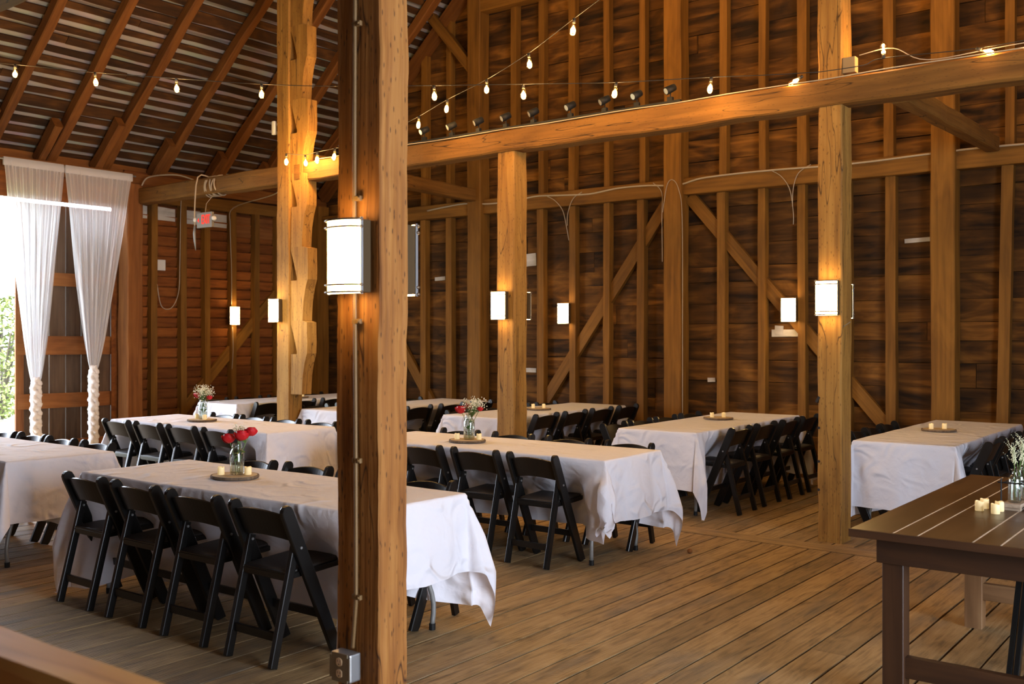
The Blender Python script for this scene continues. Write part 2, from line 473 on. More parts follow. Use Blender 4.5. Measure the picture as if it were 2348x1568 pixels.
for x in (-8.98, -5.86, -2.76, .35):
    timber('wall_post', (x, YB - .13, 0), (x, YB - .13, min(7.6, roof_z(x))), .235, .22, M['stud'], wb, up=(0, 1, 0), seg=14, wav=.007, cham=.012)
xs = [XL + .1, -9.10, -5.98, -2.88, .24, XR - .1]
for a, b in zip(xs, xs[1:]):
    timber('girt', (a + .12, YB - .09, GZ), (b, YB - .09, GZ), .16, .20, M['stud'], wb, seg=14, wav=.006, cham=.008)
timber('girt', (-9.1, YB - .15, 6.2), (XR - 1.2, YB - .15, 6.2), .16, .21, M['stud'], wb, seg=14, wav=.006)
# braces let in between girt and floor
def brace(x0, z0, x1, z1, w=.15, y=YB - .035, parent=wb):
    timber('brace', (x0, y, z0), (x1, y, z1), .06, w, M['stud'], parent, up=(0, 1, 0) if 0 else (0, 0, 1), seg=6, wav=.004)
brace(-5.99, 3.28, -8.15, .35)
brace(-5.72, 3.28, -3.05, .25)
brace(-9.12, 3.28 - 1.9, -9.12 - .02, 1.36) if 0 else None
brace(-10.75, 1.72, -9.72, .30)
brace(-11.6, 3.0, -10.7, 1.65)
# brace up to the rafters
timber('brace', (-9.08, YB - .13, 5.35), (-9.95, YB - .13, 6.35), .1, .14, M['stud'], wb, seg=5, wav=.004)
# rake timber that closes the gable
timber('rake_timber', (XL + .15, YB - .08, SILLZ + .02), (XM, YB - .08, roof_z(XM) - .12), .12, .18, M['rafter'], wb, seg=18, wav=.006)
timber('rake_timber', (XR - .15, YB - .08, SILLZ + .02), (XM, YB - .08, roof_z(XM) - .12), .12, .18, M['rafter'], wb, seg=18, wav=.006)
# pale patches between the studs: whitewash and daylight gaps put in as colour
for x, zz, w, h in ((-8.16, 2.62, .20, .17), (-8.62, 2.58, .18, .16), (-4.53, 1.62, .32, .08), (-4.60, 1.66, .10, .10), (-8.6, 1.15, .22, .07), (-3.05, 2.60, .30, .045),
                    (-8.15, 1.12, .18, .06), (-5.45, 1.06, .10, .05), (-4.05, 1.18, .08, .05), (-9.8, 2.42, .2, .05)):
    timber('pale_patch', (x - w / 2, YB - .004, zz), (x + w / 2, YB - .004, zz + rnd.uniform(-.01, .01)), .012, h, M['pale_board'], wb, seg=3, wav=.006)

# ---- left wall (door side)
wl = tag(empty('wall_left'), kind='structure')
DY0, DY1, DH = 3.0, 7.42, 3.30
z = 0.0
while z < SILLZ:
    h = .142 if z > .05 else .15
    timber('siding_board', (XL - .012, DY1 + .12, z + h / 2), (XL - .012, YB + .02, z + h / 2), .034, h - .018, M['siding'], wl, seg=10, wav=.004).rotation_quaternion @= Matrix.Rotation(R(16), 3, 'X').to_quaternion()
    z += h
for y0, y1 in ((7.76, 7.88), (7.97, 8.32), (8.47, 8.74), (8.87, 9.19)):
    timber('pale_board', (XL + .008, y0, 3.30 - (y0 - 7.7) * .02), (XL + .008, y1, 3.30 - (y0 - 7.7) * .02), .02, .19, M['pale_board'], wl, seg=2, wav=.003)
for y0, y1 in ((9.31, 9.62), (9.72, 10.04), (10.14, 10.5)):
    timber('siding_board', (XL + .010, y0, 3.22), (XL + .010, y1, 3.22), .02, .3, M['ledge'], wl, seg=2)
for y in (7.93, 8.41, 8.81, 9.26, 9.68, 10.09, 10.55):
    timber('stud', (XL + .055, y, 0), (XL + .055, y + rnd.uniform(-.02, .02), 3.58), .095, .10, M['stud'], wl, up=(1, 0, 0), seg=6, wav=.005)
timber('top_plate', (XL + .08, YF, 3.69), (XL + .08, YB, 3.69), .16, .17, M['rafter'], wl, seg=30, wav=.006)
timber('wall_plate', (XL + .06, DY1, 3.50), (XL + .06, YB, 3.50), .10, .16, M['stud'], wl, seg=14, wav=.005)
timber('corner_post', (XL + .12, YB - .13, 0), (XL + .12, YB - .13, 3.65), .22, .22, M['stud'], wl, up=(0, 1, 0), seg=10, wav=.006)
timber('door_post', (XL + .13, DY1 + .14, 0), (XL + .13, DY1 + .14, 3.62), .24, .23, M['ledge'], wl, up=(0, 1, 0), seg=16, wav=.009, cham=.012)
timber('door_header', (XL + .03, DY0 - .1, DH + .17), (XL + .03, DY1, DH + .17), .08, .34, M['siding'], wl, seg=12, wav=.003)
timber('brace', (XL + .03, 8.15, .25), (XL + .03, 10.6, 2.75), .05, .15, M['stud'], wl, seg=6, wav=.005)
for k in range(26):
    timber('siding_board', (XL - .012, YF, k * .145 + .07), (XL - .012, DY0, k * .145 + .07), .022, .14, M['siding'], wl, seg=3)
timber('door_post', (XL + .1, DY0 - .1, 0), (XL + .1, DY0 - .1, 3.62), .2, .2, M['ledge'], wl, up=(0, 1, 0), seg=6, wav=.006)

bm = bmesh.new(); box(bm, (XL - .05, (DY1 + .02 + YB) / 2, 1.9), (.02, YB - DY1 - .02 + .1, 3.9)); box(bm, (XL - .05, (YF + DY0) / 2 - .1, 1.9), (.02, DY0 - YF, 3.9))
obj('wall_backing', bm, M['siding'], wl)  # panels added behind the siding to stop daylight leaking through its gaps
# ---- right wall with the wide daylight door, and the wall behind the camera
timber('eave_light_block', (XL - .04, YF, 3.86), (XL - .04, YB, 3.86), .03, .42, M['rafter'], wl, seg=10)  # strip added to block sky light leaking in under the roof edge
wr = tag(empty('wall_right'), kind='structure')
for k in range(16):
    zz = k * .24 + .12
    timber('siding_board', (XR + .012, YF, zz), (XR + .012, .5, zz), .025, .235, M['sheath'], wr, seg=3, wav=.004)
    timber('siding_board', (XR + .012, 4.3, zz), (XR + .012, YB, zz), .025, .235, M['sheath'], wr, seg=3, wav=.004)
    if zz > 3.3: timber('siding_board', (XR + .012, .5, zz), (XR + .012, 4.3, zz), .025, .235, M['sheath'], wr, seg=3)
for y in (.5, 4.3): timber('door_post', (XR - .1, y, 0), (XR - .1, y, 3.62), .2, .2, M['ledge'], wr, up=(0, 1, 0), seg=6, wav=.006)
timber('top_plate', (XR - .08, YF, 3.69), (XR - .08, YB, 3.69), .16, .17, M['rafter'], wr, seg=10, wav=.006)
wf = tag(empty('wall_front'), kind='structure')
z = 0
while z < 10.3:
    h = .28
    k = max(0, (z - SILLZ) / PITCH)
    if XR - XL - 2 * k > .5:
        timber('wall_board', (XL + k, YF - .012, z + h / 2), (XR - k, YF - .012, z + h / 2), .025, h - .004, M['sheath'], wf, seg=4, wav=.003)
    z += h

# ---- roof
ceiling = tag(empty('ceiling'), kind='structure')
ang = math.atan(PITCH); sl = (XM - XL) / math.cos(ang)
nv = Vector((-math.sin(ang), 0, math.cos(ang)))
def on_roof(s, y, off, left=True):
    x = XL + .05 + s * math.cos(ang); zz = SILLZ + s * math.sin(ang)
    p = Vector((x, y, zz)) + nv * off
    if not left: p.x = 2 * XM - p.x
    return p
raft_y = [10.55, 9.75, 8.95, 8.08, 7.25, 6.5, 5.72, 4.92, 4.1, 3.3, 2.5, 1.7, .9, .1, -.7, -1.5, -2.3]
for left in (True, False):
    for y in raft_y:
        timber('rafter', on_roof(-.02, y, .06, left), on_roof(sl - .1, y + rnd.uniform(-.03, .03), .06, left), .115, .14, M['rafter'], ceiling, seg=22, wav=.014, cham=.012, warp=.05)
    s = -.12; k = 0
    while s < sl:
        w = (.088 + rnd.uniform(-.012, .012)) if left else .27
        if left and k % 11 == 6: w = .15
        yy = [YF, 5.0 + rnd.uniform(-2, 2), YB] if left else [YF, YB]
        for a, b in zip(yy, yy[1:]):
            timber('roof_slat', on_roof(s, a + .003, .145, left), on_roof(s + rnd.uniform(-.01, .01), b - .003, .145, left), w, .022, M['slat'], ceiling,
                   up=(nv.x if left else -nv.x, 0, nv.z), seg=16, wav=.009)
        s += .152 if left else .28; k += 1
    bm = bmesh.new()
    rings = []
    n = 2
    a, b = on_roof(-.3, 0, .17, left), on_roof(sl + .02, 0, .17, left)
    for y in (YF - .2, YB + .2):
        rings.append([(a.x, y, a.z), (b.x, y, b.z), (b.x, y, b.z + .02), (a.x, y, a.z + .02)])
    ring_strip(bm, rings)
    o = obj('roof_sheet', bm, M['tin'], ceiling)
    o.rotation_euler = (0, 0, 0)
# metal seams run up the slope: rotate coordinates by using the y axis
for y, s0, ln in ((8.0, .0, .62), (7.18, .0, .80), (6.42, .0, .62), (8.88, .0, .55), (5.64, .0, .7), (9.68, 0, .5)):
    timber('rafter_block', on_roof(s0, y - .07, .02), on_roof(ln, y - .07, .02), .10, .17, M['rafter'], ceiling, seg=5, wav=.01, cham=.015)

# ------------------------------------------------------------------ timber frame (posts and beams)
def post(name, x0, x1, y0, y1, z1, mat, label, seg=26, wav=.006, cham=.01):
    t = tag(empty(name, ((x0 + x1) / 2, (y0 + y1) / 2, 0)), label, 'post')
    timber('shaft', (0, 0, 0), (0, 0, z1), x1 - x0, y1 - y0, mat, t, up=(0, 1, 0), seg=seg, wav=wav, cham=cham)
    return t
# frame_of with a vertical axis: local y = world x or so; keep the two sides right
p1 = post('timber_post', -2.815, -2.588, 2.58, 2.728, 7.9, M['nearpost'], 'big weathered square post nearest the camera carrying the conduit and outlet box', 150, .006, .006)
p2 = post('timber_post', -2.87, -2.68, 7.62, 7.84, 7.9, M['post'], 'square wooden post with peg holes beside the dark farm table, nearer the right wall lamp', 60, .006, .010)
p3 = post('timber_post', -6.05, -5.84, 7.62, 7.83, 3.40, M['post'], 'square wooden post that stops under the tie beam, behind the middle table with roses', 40, .006, .010)
p4 = post('timber_post', -9.29, -9.07, 7.58, 7.78, 6.6, M['post'], 'tall wooden post with the notched wavy timber fixed to its side', 60, .007, .012)
for zz in (.88, .40, .62):
    bm = bmesh.new(); tube(bm, [(-.085, -.108, zz), (-.085, -.1135, zz)], .011, 10); obj('peg_hole', bm, M['darkhole'], p2)
bm = bmesh.new()
for zz, xx in ((1.10, -.093),): box(bm, (xx, -.09, zz), (.02, .05, .05), Matrix.Rotation(R(30), 3, 'Y'))
obj('notch', bm, M['darkhole'], p2)
bm = bmesh.new(); tube(bm, [(.09, -.08, 1.66), (.16, -.11, 1.70)], .003, 6); obj('nail', bm, M['steel'], p2)

tb = tag(timber('tie_beam', (XL + .2, 7.70, 3.465), (XR - .2, 7.70, 3.465), .20, .21, M['beam'], None, seg=80, wav=.012, cham=.014),
         'long hewn tie beam crossing the barn with the black spotlight track on top', 'beam')
tag(timber('tie_beam', (XL + .2, 2.70, 3.57), (XR - .2, 2.70, 3.57), .20, .21, M['beam'], None, seg=60, wav=.010, cham=.014),
    'second tie beam whose pale corner shows at the upper left of the picture', 'beam')
tag(timber('cross_beam', (-2.30, 7.80, 3.43), (-2.30, YB - .18, 3.50), .13, .15, M['beam'], None, seg=14, wav=.008, cham=.012),
    'short beam running from the tie beam to the back wall right of the peg-hole post', 'beam')
tag(timber('cross_beam', (-9.0, 7.80, 3.62), (-9.0, YB - .2, 3.55), .15, .17, M['beam'], None, seg=14, wav=.008, cham=.012),
    'short beam running from the notched timber post to the back wall', 'beam')

# notched timber: an old spiral-cut piece fixed to the side of the far left post
def notched():
    t = tag(empty('notched_timber', (-9.07, 7.60, .92)), 'wavy notched timber with open triangular cuts fixed beside the far left post', 'timber')
    seg_h = .845; n = 7; y0, y1 = 0.0, .14
    for k in range(n):
        z0 = k * seg_h; z1 = z0 + seg_h
        last = z1 + .0
        right = [(.20, z0), (.205, z0 + .10), (.215, z0 + .22), (.245, z0 + .36), (.285, z0 + .47), (.29, z0 + .60), (.285, z0 + .70), (.285, z1 - .02), (.20, z1)]
        if k % 2: right = [(x + .012, zz) for x, zz in right]
        gz0, gz1 = z0 + .46, z0 + .83
        bm = bmesh.new()
        # left edge hugging the post, then the tooth-shaped opening
        outer = [(0, z0)] + right + [(.115, z1), (.10, gz0 + .25), (.075, gz0 + .10), (.115 - .07, gz0 + .30) if 0 else (.12, gz0), (0, gz0 - .015)]
        outer = [(0, z0)] + right + [(0, z1), (0, gz0 + .36), (.055, gz0 + .22), (.115, gz0 + .03), (.11, gz0), (0, gz0)]
        fa = [bm.verts.new((x, y0, zz)) for x, zz in outer]
        f = bm.faces.new(fa)
        r = bmesh.ops.extrude_face_region(bm, geom=[f])
        bmesh.ops.translate(bm, vec=(0, y1, 0), verts=[v for v in r['geom'] if isinstance(v, bmesh.types.BMVert)])
        bmesh.ops.triangulate(bm, faces=[q for q in bm.faces if len(q.verts) > 4])
        o = obj('notched_segment', bm, M['postz'], t)
    # the strip that ties the teeth together at the left edge
    return t
m_, nt_, N_, L_, b_ = (M['post'].copy(), None, None, None, None)
M['postz'] = m_
for nd in m_.node_tree.nodes:
    if nd.type == 'MAPPING':
        s = list(nd.inputs['Scale'].default_value); nd.inputs['Scale'].default_value = (s[1], s[2], s[0])
notched()

# ------------------------------------------------------------------ railing close to the camera
rl = tag(empty('railing', (-2.4, .87, 0)), 'blurred orange-brown wooden railing in the bottom left corner close to the camera', 'railing')
timber('top_rail', (-1.6, 0, 1.005), (1.9, 0, 1.005), .115, .09, M['rail'], rl, seg=20, wav=.004, cham=.012)
for x in (-1.4, 1.7): timber('baluster', (x, 0, 0), (x, 0, .96), .09, .09, M['rail'], rl, up=(0, 1, 0), seg=4)
timber('lower_rail', (-1.36, 0, .5), (1.66, 0, .5), .04, .09, M['rail'], rl, seg=6)

# ------------------------------------------------------------------ barn door outside, curtains
dr = tag(empty('door_1', (XL - .16, 6.16, 0)), kind='structure')
dw = 1.44
y = 0; 
while y < dw:
    w = min(rnd.uniform(.20, .235), dw - y)
    if w < .05: break
    timber('door_plank', (0, y + w / 2, .05), (0, y + w / 2, 3.275), .028, w - rnd.uniform(.008, .016), M['door'], dr, up=(0, 1, 0), seg=8, wav=.003)
    y += w
for zz, lh in ((.15, .2), (.76, .19), (1.47, .24), (2.32, .17)):
    timber('door_ledge', (.035, .0, zz), (.035, dw, zz - .01), .035, lh, M['ledge'], dr, seg=6, wav=.003)
timber('door_stile', (.03, .03, .05), (.03, .03, 3.27), .03, .10, M['ledge'], dr, up=(0, 1, 0), seg=6, wav=.002)

def curtain(y0, y1, yk, zk, label, seed):
    t = tag(empty('curtain', (XL + .27, (y0 + y1) / 2, 0)), label, 'curtain', )
    rg = random.Random(seed)
    yc = (y0 + y1) / 2
    bm = bmesh.new(); NU, NV = 150, 46; ztop = 3.70
    ph = [rg.uniform(0, 6.28) for _ in range(6)]
    rows = []
    for j in range(NV + 1):
        f = j / NV
        zz = ztop + (zk - ztop) * f
        k = 1 - (1 - f) ** 1.0
        wgt = (1 - f) ** 0.80
        ring = []
        for i in range(NU + 1):
            s = i / NU
            a = y0 + (y1 - y0) * s
            yb = yk + (s - .5) * .10
            yy = yb + (a - yb) * (wgt if f < .999 else 0.0)
            fold = math.sin(s * 2 * math.pi * 17 + ph[0] + .8 * math.sin(s * 9 + ph[1])) * .55 + math.sin(s * 2 * math.pi * 7 + ph[2] + f * 1.3) * .45
            amp = .020 + .022 * min(1, f * 2.2) if f < .8 else .042 * (1 - (f - .8) * 3.2)
            bot = .02 * math.sin(s * 3.14)
            ring.append(bm.verts.new((fold * amp, yy - yc + .006 * math.sin(s * 90 + f * 7), zz)))
        rows.append(ring)
    for a, b in zip(rows, rows[1:]):
        for i in range(NU): bm.faces.new((a[i], a[i + 1], b[i + 1], b[i]))
    obj('drape', bm, M['sheer'], t, True)
    bm = bmesh.new(); box(bm, (0, 0, 3.69), (.035, (y1 - y0), .10), None, .01)
    obj('rod_pocket', bm, M['sheer'], t)
    for q in range(3):
        bm = bmesh.new(); pts = []
        n = 70
        for i in range(n + 1):
            f = i / n; zz = zk + .05 - f * (zk - .02)
            a = f * 2 * math.pi * 3.6 + q * 2 * math.pi / 3
            sp = .038 * min(1, f * 12 + .2)
            pts.append((math.cos(a) * .5 * sp, yk - yc + sp * math.sin(a), zz + .01 * math.sin(2 * a)))
        tube(bm, pts, [.034 + .008 * math.sin(i * 1.7) for i in range(n + 1)], 9)
        obj('braid_strand', bm, M['braid'], t, True)
    return t
curtain(5.80, 6.55, 6.20, 1.02, 'sheer white curtain panel nearer the bright gap, knotted and braided low', 3)
curtain(6.57, 7.50, 6.95, 1.15, 'sheer white curtain panel beside the door post, knotted and braided higher', 5)
bm = bmesh.new(); tube(bm, [(XL + .27, 5.2, 3.715), (XL + .27, 7.55, 3.715)], .012, 8)
tag(obj('curtain_rod', bm, M['steel']), 'thin rod holding the two sheer white curtains', 'rod')

# ------------------------------------------------------------------ outdoors
gr = bmesh.new()
g = 24
vv = [[gr.verts.new((-12.75 - i * 2.2, -20 + j * 2.4, -.35 + .25 * noise.noise(Vector((i * .5, j * .5, 0))) - (0.3 if i < 1 else 0))) for j in range(g)] for i in range(g)]
for i in range(g - 1):
    for j in range(g - 1): gr.faces.new((vv[i][j], vv[i + 1][j], vv[i + 1][j + 1], vv[i][j + 1]))
tag(obj('ground', gr, M['grass'], None, True), kind='structure')
def shrub(x, y, h, r, mat, label, seed):
    t = tag(empty('leafy_shrub', (x, y, -.35)), label, 'shrub', 'shrubs outside the barn door')
    rg = random.Random(seed)
    bm = bmesh.new()
    for k in range(9):
        a = rg.uniform(0, 6.28); q = rg.uniform(.2, .7) * r
        tube(bm, smooth_path([(0, 0, 0), (q * .3 * math.cos(a), q * .3 * math.sin(a), h * .35), (q * math.cos(a), q * math.sin(a), h * rg.uniform(.7, .95))], 4), .03, 5)
    obj('stem', bm, M['trunk'], t)
    bm = bmesh.new()
    for k in range(5000):
        a = rg.uniform(0, 6.28); u = rg.uniform(0, 1); rr = r * math.sqrt(rg.random()) * (math.sin(math.pi * (u * .85 + .12)) ** .6)
        p = Vector((rr * math.cos(a), rr * math.sin(a), h * (.04 + u * .98)))
        p += noise.noise_vector(p * 1.3) * .5
        s = rg.uniform(.04, .09)
        d = Vector((rg.uniform(-1, 1), rg.uniform(-1, 1), rg.uniform(-.6, .6))).normalized(); e = d.orthogonal().normalized()
        bm.faces.new([bm.verts.new(p + d * s), bm.verts.new(p + e * s * .4), bm.verts.new(p - d * s), bm.verts.new(p - e * s * .4)])
    tag(obj('foliage', bm, mat, t), kind='stuff')
shrub(-21.5, 6.7, 2.1, 1.7, M['bush1'], 'pale yellow-green shrub outside the open barn door, nearest the gap', 1)
shrub(-23.5, 11.2, 2.8, 1.6, M['bush2'], 'taller fresh green shrub further from the barn door', 2)
shrub(-27.5, 7.6, 3.6, 2.0, M['bush1'], 'hazy tall shrub at the far edge of the meadow', 4)
shrub(-19.5, 3.0, 1.6, 1.3, M['bush2'], 'low green shrub at the left of the meadow', 6)

# ------------------------------------------------------------------ sconces
def half_arc(w, d, n=14):
    return [(-w / 2 * math.cos(math.pi * i / n), -d * math.sin(math.pi * i / n)) for i in range(n + 1)]
def make_sconce():
    t = empty('wall_sconce')
    bm = bmesh.new(); box(bm, (0, -.004, 0), (.10, .008, .10)); box(bm, (0, -.032, 0), (.165, .048, .262), None, .002)
    obj('housing', bm, M['tan'], t)
    bm = bmesh.new()
    prof = [(x, y - .056) for x, y in half_arc(.165, .042)]
    rings = []
    for zz in (-.134, .134):
        rings.append([(x, y, zz) for x, y in prof])
    ring_strip(bm, rings)
    obj('diffuser', bm, M['diffuser'], t)
    for zz in (-.130, -.104, .104, .130):
        bm = bmesh.new(); pr = [(x, y - .056) for x, y in half_arc(.180, .051)]
        pts = [(x, y, zz) for x, y in pr]
        tube(bm, pts, .0042, 6)
        for sx in (-1, 1): bmesh.ops.create_uvsphere(bm, u_segments=8, v_segments=6, radius=.006, matrix=Matrix.Translation((sx * .090, -.062, zz)))
        obj('band', bm, M['bronze'], t, True)
    for sx in (-1, 1):
        bm = bmesh.new(); box(bm, (sx * .086, -.058, 0), (.005, .012, .275)); obj('side_rail', bm, M['steel'], t)
    return t
sconce0 = make_sconce(); used = [False]
def sconce(x, y, z, rz, label):
    if not used[0]: o = sconce0; used[0] = True
    else: o = copy_tree(sconce0)
    o.location = (x, y, z); o.rotation_euler = (0, 0, rz)
    tag(o, label, 'lamp', 'rectangular wall sconces'); return o
LZ = 1.885
sconce(-2.70, 2.572, LZ, 0, 'large glowing sconce on the near post above the conduit')
sconce(-2.70, 2.743, LZ, R(180), 'sconce on the back of the near post, seen edge-on')
sconce(-2.775, 7.612, LZ, 0, 'glowing sconce on the peg-hole post beside the farm table')
sconce(-2.775, 7.848, LZ - .02, R(180), 'pale sconce edge behind the peg-hole post')
sconce(-5.98, 7.612, LZ, 0, 'glowing sconce on the middle post under the tie beam')
sconce(-5.93, 7.838, LZ, R(180), 'sconce edge behind the middle post under the tie beam')
sconce(-9.26, 7.572, LZ, 0, 'glowing sconce on the far left post with the notched timber')
sconce(-9.16, 7.79, LZ, R(180), 'sconce behind the far left post, a glint past the notched timber')
sconce(-7.50, YB - .115, LZ, 0, 'glowing sconce on a back wall stud left of the long diagonal brace')
sconce(-4.42, YB - .115, LZ, 0, 'glowing sconce on a back wall stud just left of the peg-hole post')
sconce(XL + .112, 9.22, LZ, R(90), 'glowing sconce on the reddish siding of the left wall below the exit sign')
sconce(.25, 7.6, LZ, 0, 'sconce on the next post outside the picture') if 0 else None

# ------------------------------------------------------------------ folding tables, cloths
def folding_table(cx, cy, rz, label):
    t = tag(empty('folding_table', (cx, cy, 0), rz), label, 'table', 'banquet tables')
    L, W = 2.40, .74
    bm = bmesh.new(); box(bm, (0, 0, .722), (L, W, .042), None, .012); obj('tabletop', bm, M['plastic'], t)
    for sx in (-1, 1):
        for sy in (-1, 1):
            bm = bmesh.new()
            tube(bm, smooth_path([(sx * .93, sy * .15, .70), (sx * 1.0, sy * .17, .55), (sx * 1.06, sy * .30, .20), (sx * 1.06, sy * .305, .03)], 4), .014, 10)
            lg = obj('leg', bm, M['greymetal'], t, True)
            bm = bmesh.new(); tube(bm, [(sx * 1.06, sy * .305, .035), (sx * 1.06, sy * .305, .0)], .018, 10); obj('foot_cap', bm, M['blackmetal'], lg)
        bm = bmesh.new(); tube(bm, [(sx * 1.03, -.22, .40), (sx * 1.03, .22, .40)], .011, 8); obj('crossbar', bm, M['greymetal'], t, True)
    return t

def sstep(a, b, x):
    t = max(0, min(1, (x - a) / (b - a))); return t * t * (3 - 2 * t)
def cloth(cx, cy, rz, ex, ey0, ey1, in0, in1, label, seed, crumple=None):
    """local x is the long side; ey0/in0 drop and push-in on the -y side, ey1/in1 on the +y side"""
    L, W, ZT = 2.44, .78, .748
    rg = random.Random(seed); so = Vector((rg.uniform(0, 90), rg.uniform(0, 90), rg.uniform(0, 90)))
    def axis(h, e0, e1, nin, nout):
        v = [-h - e0 * (1 - i / nout) for i in range(nout)] + [-h + 2 * h * i / nin for i in range(nin + 1)] + [h + e1 * (i + 1) / nout for i in range(nout)]
        # extra lines close to the table edge so that the fold there is crisp
        return sorted(v + [-h - .010, -h + .012, h - .012, h + .010])
    U = axis(L / 2, ex, ex, 46, 15); V = axis(W / 2, ey0, ey1, 12, 17)
    bm = bmesh.new(); G = []
    ph = [rg.uniform(0, 6.28) for _ in range(8)]
    for u in U:
        rowv = []
        for v in V:
            su = 1 if u > 0 else -1; sv = 1 if v > 0 else -1
            a = abs(u) - L / 2; b = abs(v) - W / 2
            inn = in0 if sv < 0 else in1
            if a <= 0 and b <= 0:
                n = noise.noise(Vector((u * 2.5, v * 2.5, 0)) + so)
                p = Vector((u, v, ZT + .0035 * n + .002))
                if a > -.013 or b > -.013: p.z -= .003
            elif a > 0 and b <= 0:
                f = min(1, a / .25)
                wv = .018 * math.sin(v * 13 + ph[0] + su) + .010 * math.sin(v * 29 + ph[1]) + .035 * noise.noise(Vector((v * 3, a * 2, su * 3)) + so)
                p = Vector((su * (L / 2 + .005 + .05 * a + (wv + .018) * f), v * (1 + .0 * a), ZT - .003 - a * .995))
            elif b > 0 and a <= 0:
                f = min(1, b / .25)
                edge = 1 - sstep(L / 2 - .30, L / 2 - .10, abs(u))
                wv = .016 * math.sin(u * 11 + ph[2] + sv) + .011 * math.sin(u * 23 + ph[3]) + .045 * noise.noise(Vector((u * 2.2, b * 2.5, sv * 5)) + so)
                wr = .03 * noise.noise(Vector((u * 6 + b * 4, b * 9, sv)) + so) * edge * (1 if inn > .1 else .2)
                d = inn * edge * sstep(.02, .36, b)
                p = Vector((u + .02 * noise.noise(Vector((u * 4, b * 4, 7)) + so) * f, sv * (W / 2 + .005 + .04 * b + (wv + .020) * f + wr * f - d), ZT - .003 - b * (1 - .10 * edge * (1 if inn > .1 else 0))))
            else:
                r = math.hypot(a, b)
                if crumple and su == crumple[0] and sv == crumple[1]: r = min(r, .46 + .08 * noise.noise(Vector((a * 9, b * 9, 0)))) + .15 * max(0, r - .5)
                th = math.atan2(b, a)
                f = min(1, r / .25)
                s2 = math.sin(2 * th)
                rho = .005 + r * .045 + (.25 * min(r, .45) - .10 * max(0, r - .48)) * abs(s2) ** .7 + .018 * f + .016 * math.sin(th * 9 + ph[4] + su * sv) * f * abs(s2)
                if th < math.pi / 4:
                    dirv = Vector((1, math.tan(th) * .85 if th < .7 else .85 * math.tan(th)))
                dirv = Vector((math.cos(th), math.sin(th)))
                # gather: the material swings towards the diagonal
                p = Vector((su * (L / 2 + dirv.x * rho), sv * (W / 2 + dirv.y * rho), ZT - .003 - math.sqrt(max(r * r - rho * rho * .6, 0))))
            if crumple and a > -.45 and b > -.06 and su == crumple[0] and sv == crumple[1]:
                q = Vector((u * 7, v * 7, 1)) + so
                k = sstep(.0, .2, max(a, b)) * .055 * (sstep(-.45, -.1, a))
                p.x += k * noise.noise(q); p.y += k * noise.noise(q + Vector((9, 9, 9))) ; p.z += abs(noise.noise(q * .6 + Vector((3, 3, 3)))) * k * 1.6
            if p.z < .008:
                e = .008 - p.z
                dx = Vector((p.x - su * (L / 2 - .1), p.y - sv * (W / 2 - .1), 0))
                if dx.length > 0: p += dx.normalized() * e * .55
                p.z = .008 + .014 * abs(noise.noise(Vector((u * 12, v * 12, 2)))) + e * .03
            rowv.append(bm.verts.new(p))
        G.append(rowv)
    for i in range(len(U) - 1):
        for j in range(len(V) - 1): bm.faces.new((G[i][j], G[i + 1][j], G[i + 1][j + 1], G[i][j + 1]))
    o = obj('tablecloth', bm, M['cloth'], None, True)
    o.location = (cx, cy, 0); o.rotation_euler = (0, 0, rz)
    tag(o, label, 'tablecloth', 'white tablecloths')
    return o

# name, cx, cy, rz, description, drops
A, B = 0.0, R(90)
TABLES = {
 'roses': (-4.72, 3.73, R(1.0), 'the near red-rose table'),
 'left': (-8.03, 3.66, A, 'the table at the left edge'),
 'mixed': (-8.22, 5.99, R(0.3), 'the left middle blossom table'),
 'middle': (-4.88, 6.16, R(.6), 'the middle flower table'),
 'farleft': (-10.58, 8.92, R(90), 'the far table left of the notched timber'),
 'farpost': (-8.60, 8.92, R(90), 'the far table behind the near post'),
 'far': (-6.73, 9.27, R(90), 'the far table behind the middle post'),
 'candle': (-4.46, 9.10, R(91), 'the far table left of the peg-hole post'),
 'right': (-2.38, 9.36, R(90), 'the far table right of the peg-hole post'),
}
drops = {  # ex, ey0, ey1, in0, in1
 'roses': (.42, .70, .62, .25, .25), 'left': (.42, .68, .62, .03, .25), 'mixed': (.46, .62, .62, .25, .25), 'middle': (.44, .56, .58, .25, .25),
 'farleft': (.5, .6, .6, .25, .25), 'farpost': (.5, .6, .6, .25, .25), 'far': (.5, .6, .6, .25, .25), 'candle': (.50, .62, .62, .25, .25), 'right': (.53, .62, .62, .25, .25)}
for i, (k, (cx, cy, rz, desc)) in enumerate(TABLES.items()):
    folding_table(cx, cy, rz, 'folding banquet table under the cloth of ' + desc)
    e = drops[k]
    cloth(cx, cy, rz, *e, 'white tablecloth on ' + desc, 20 + i, crumple=(1, -1) if k == 'middle' else None)

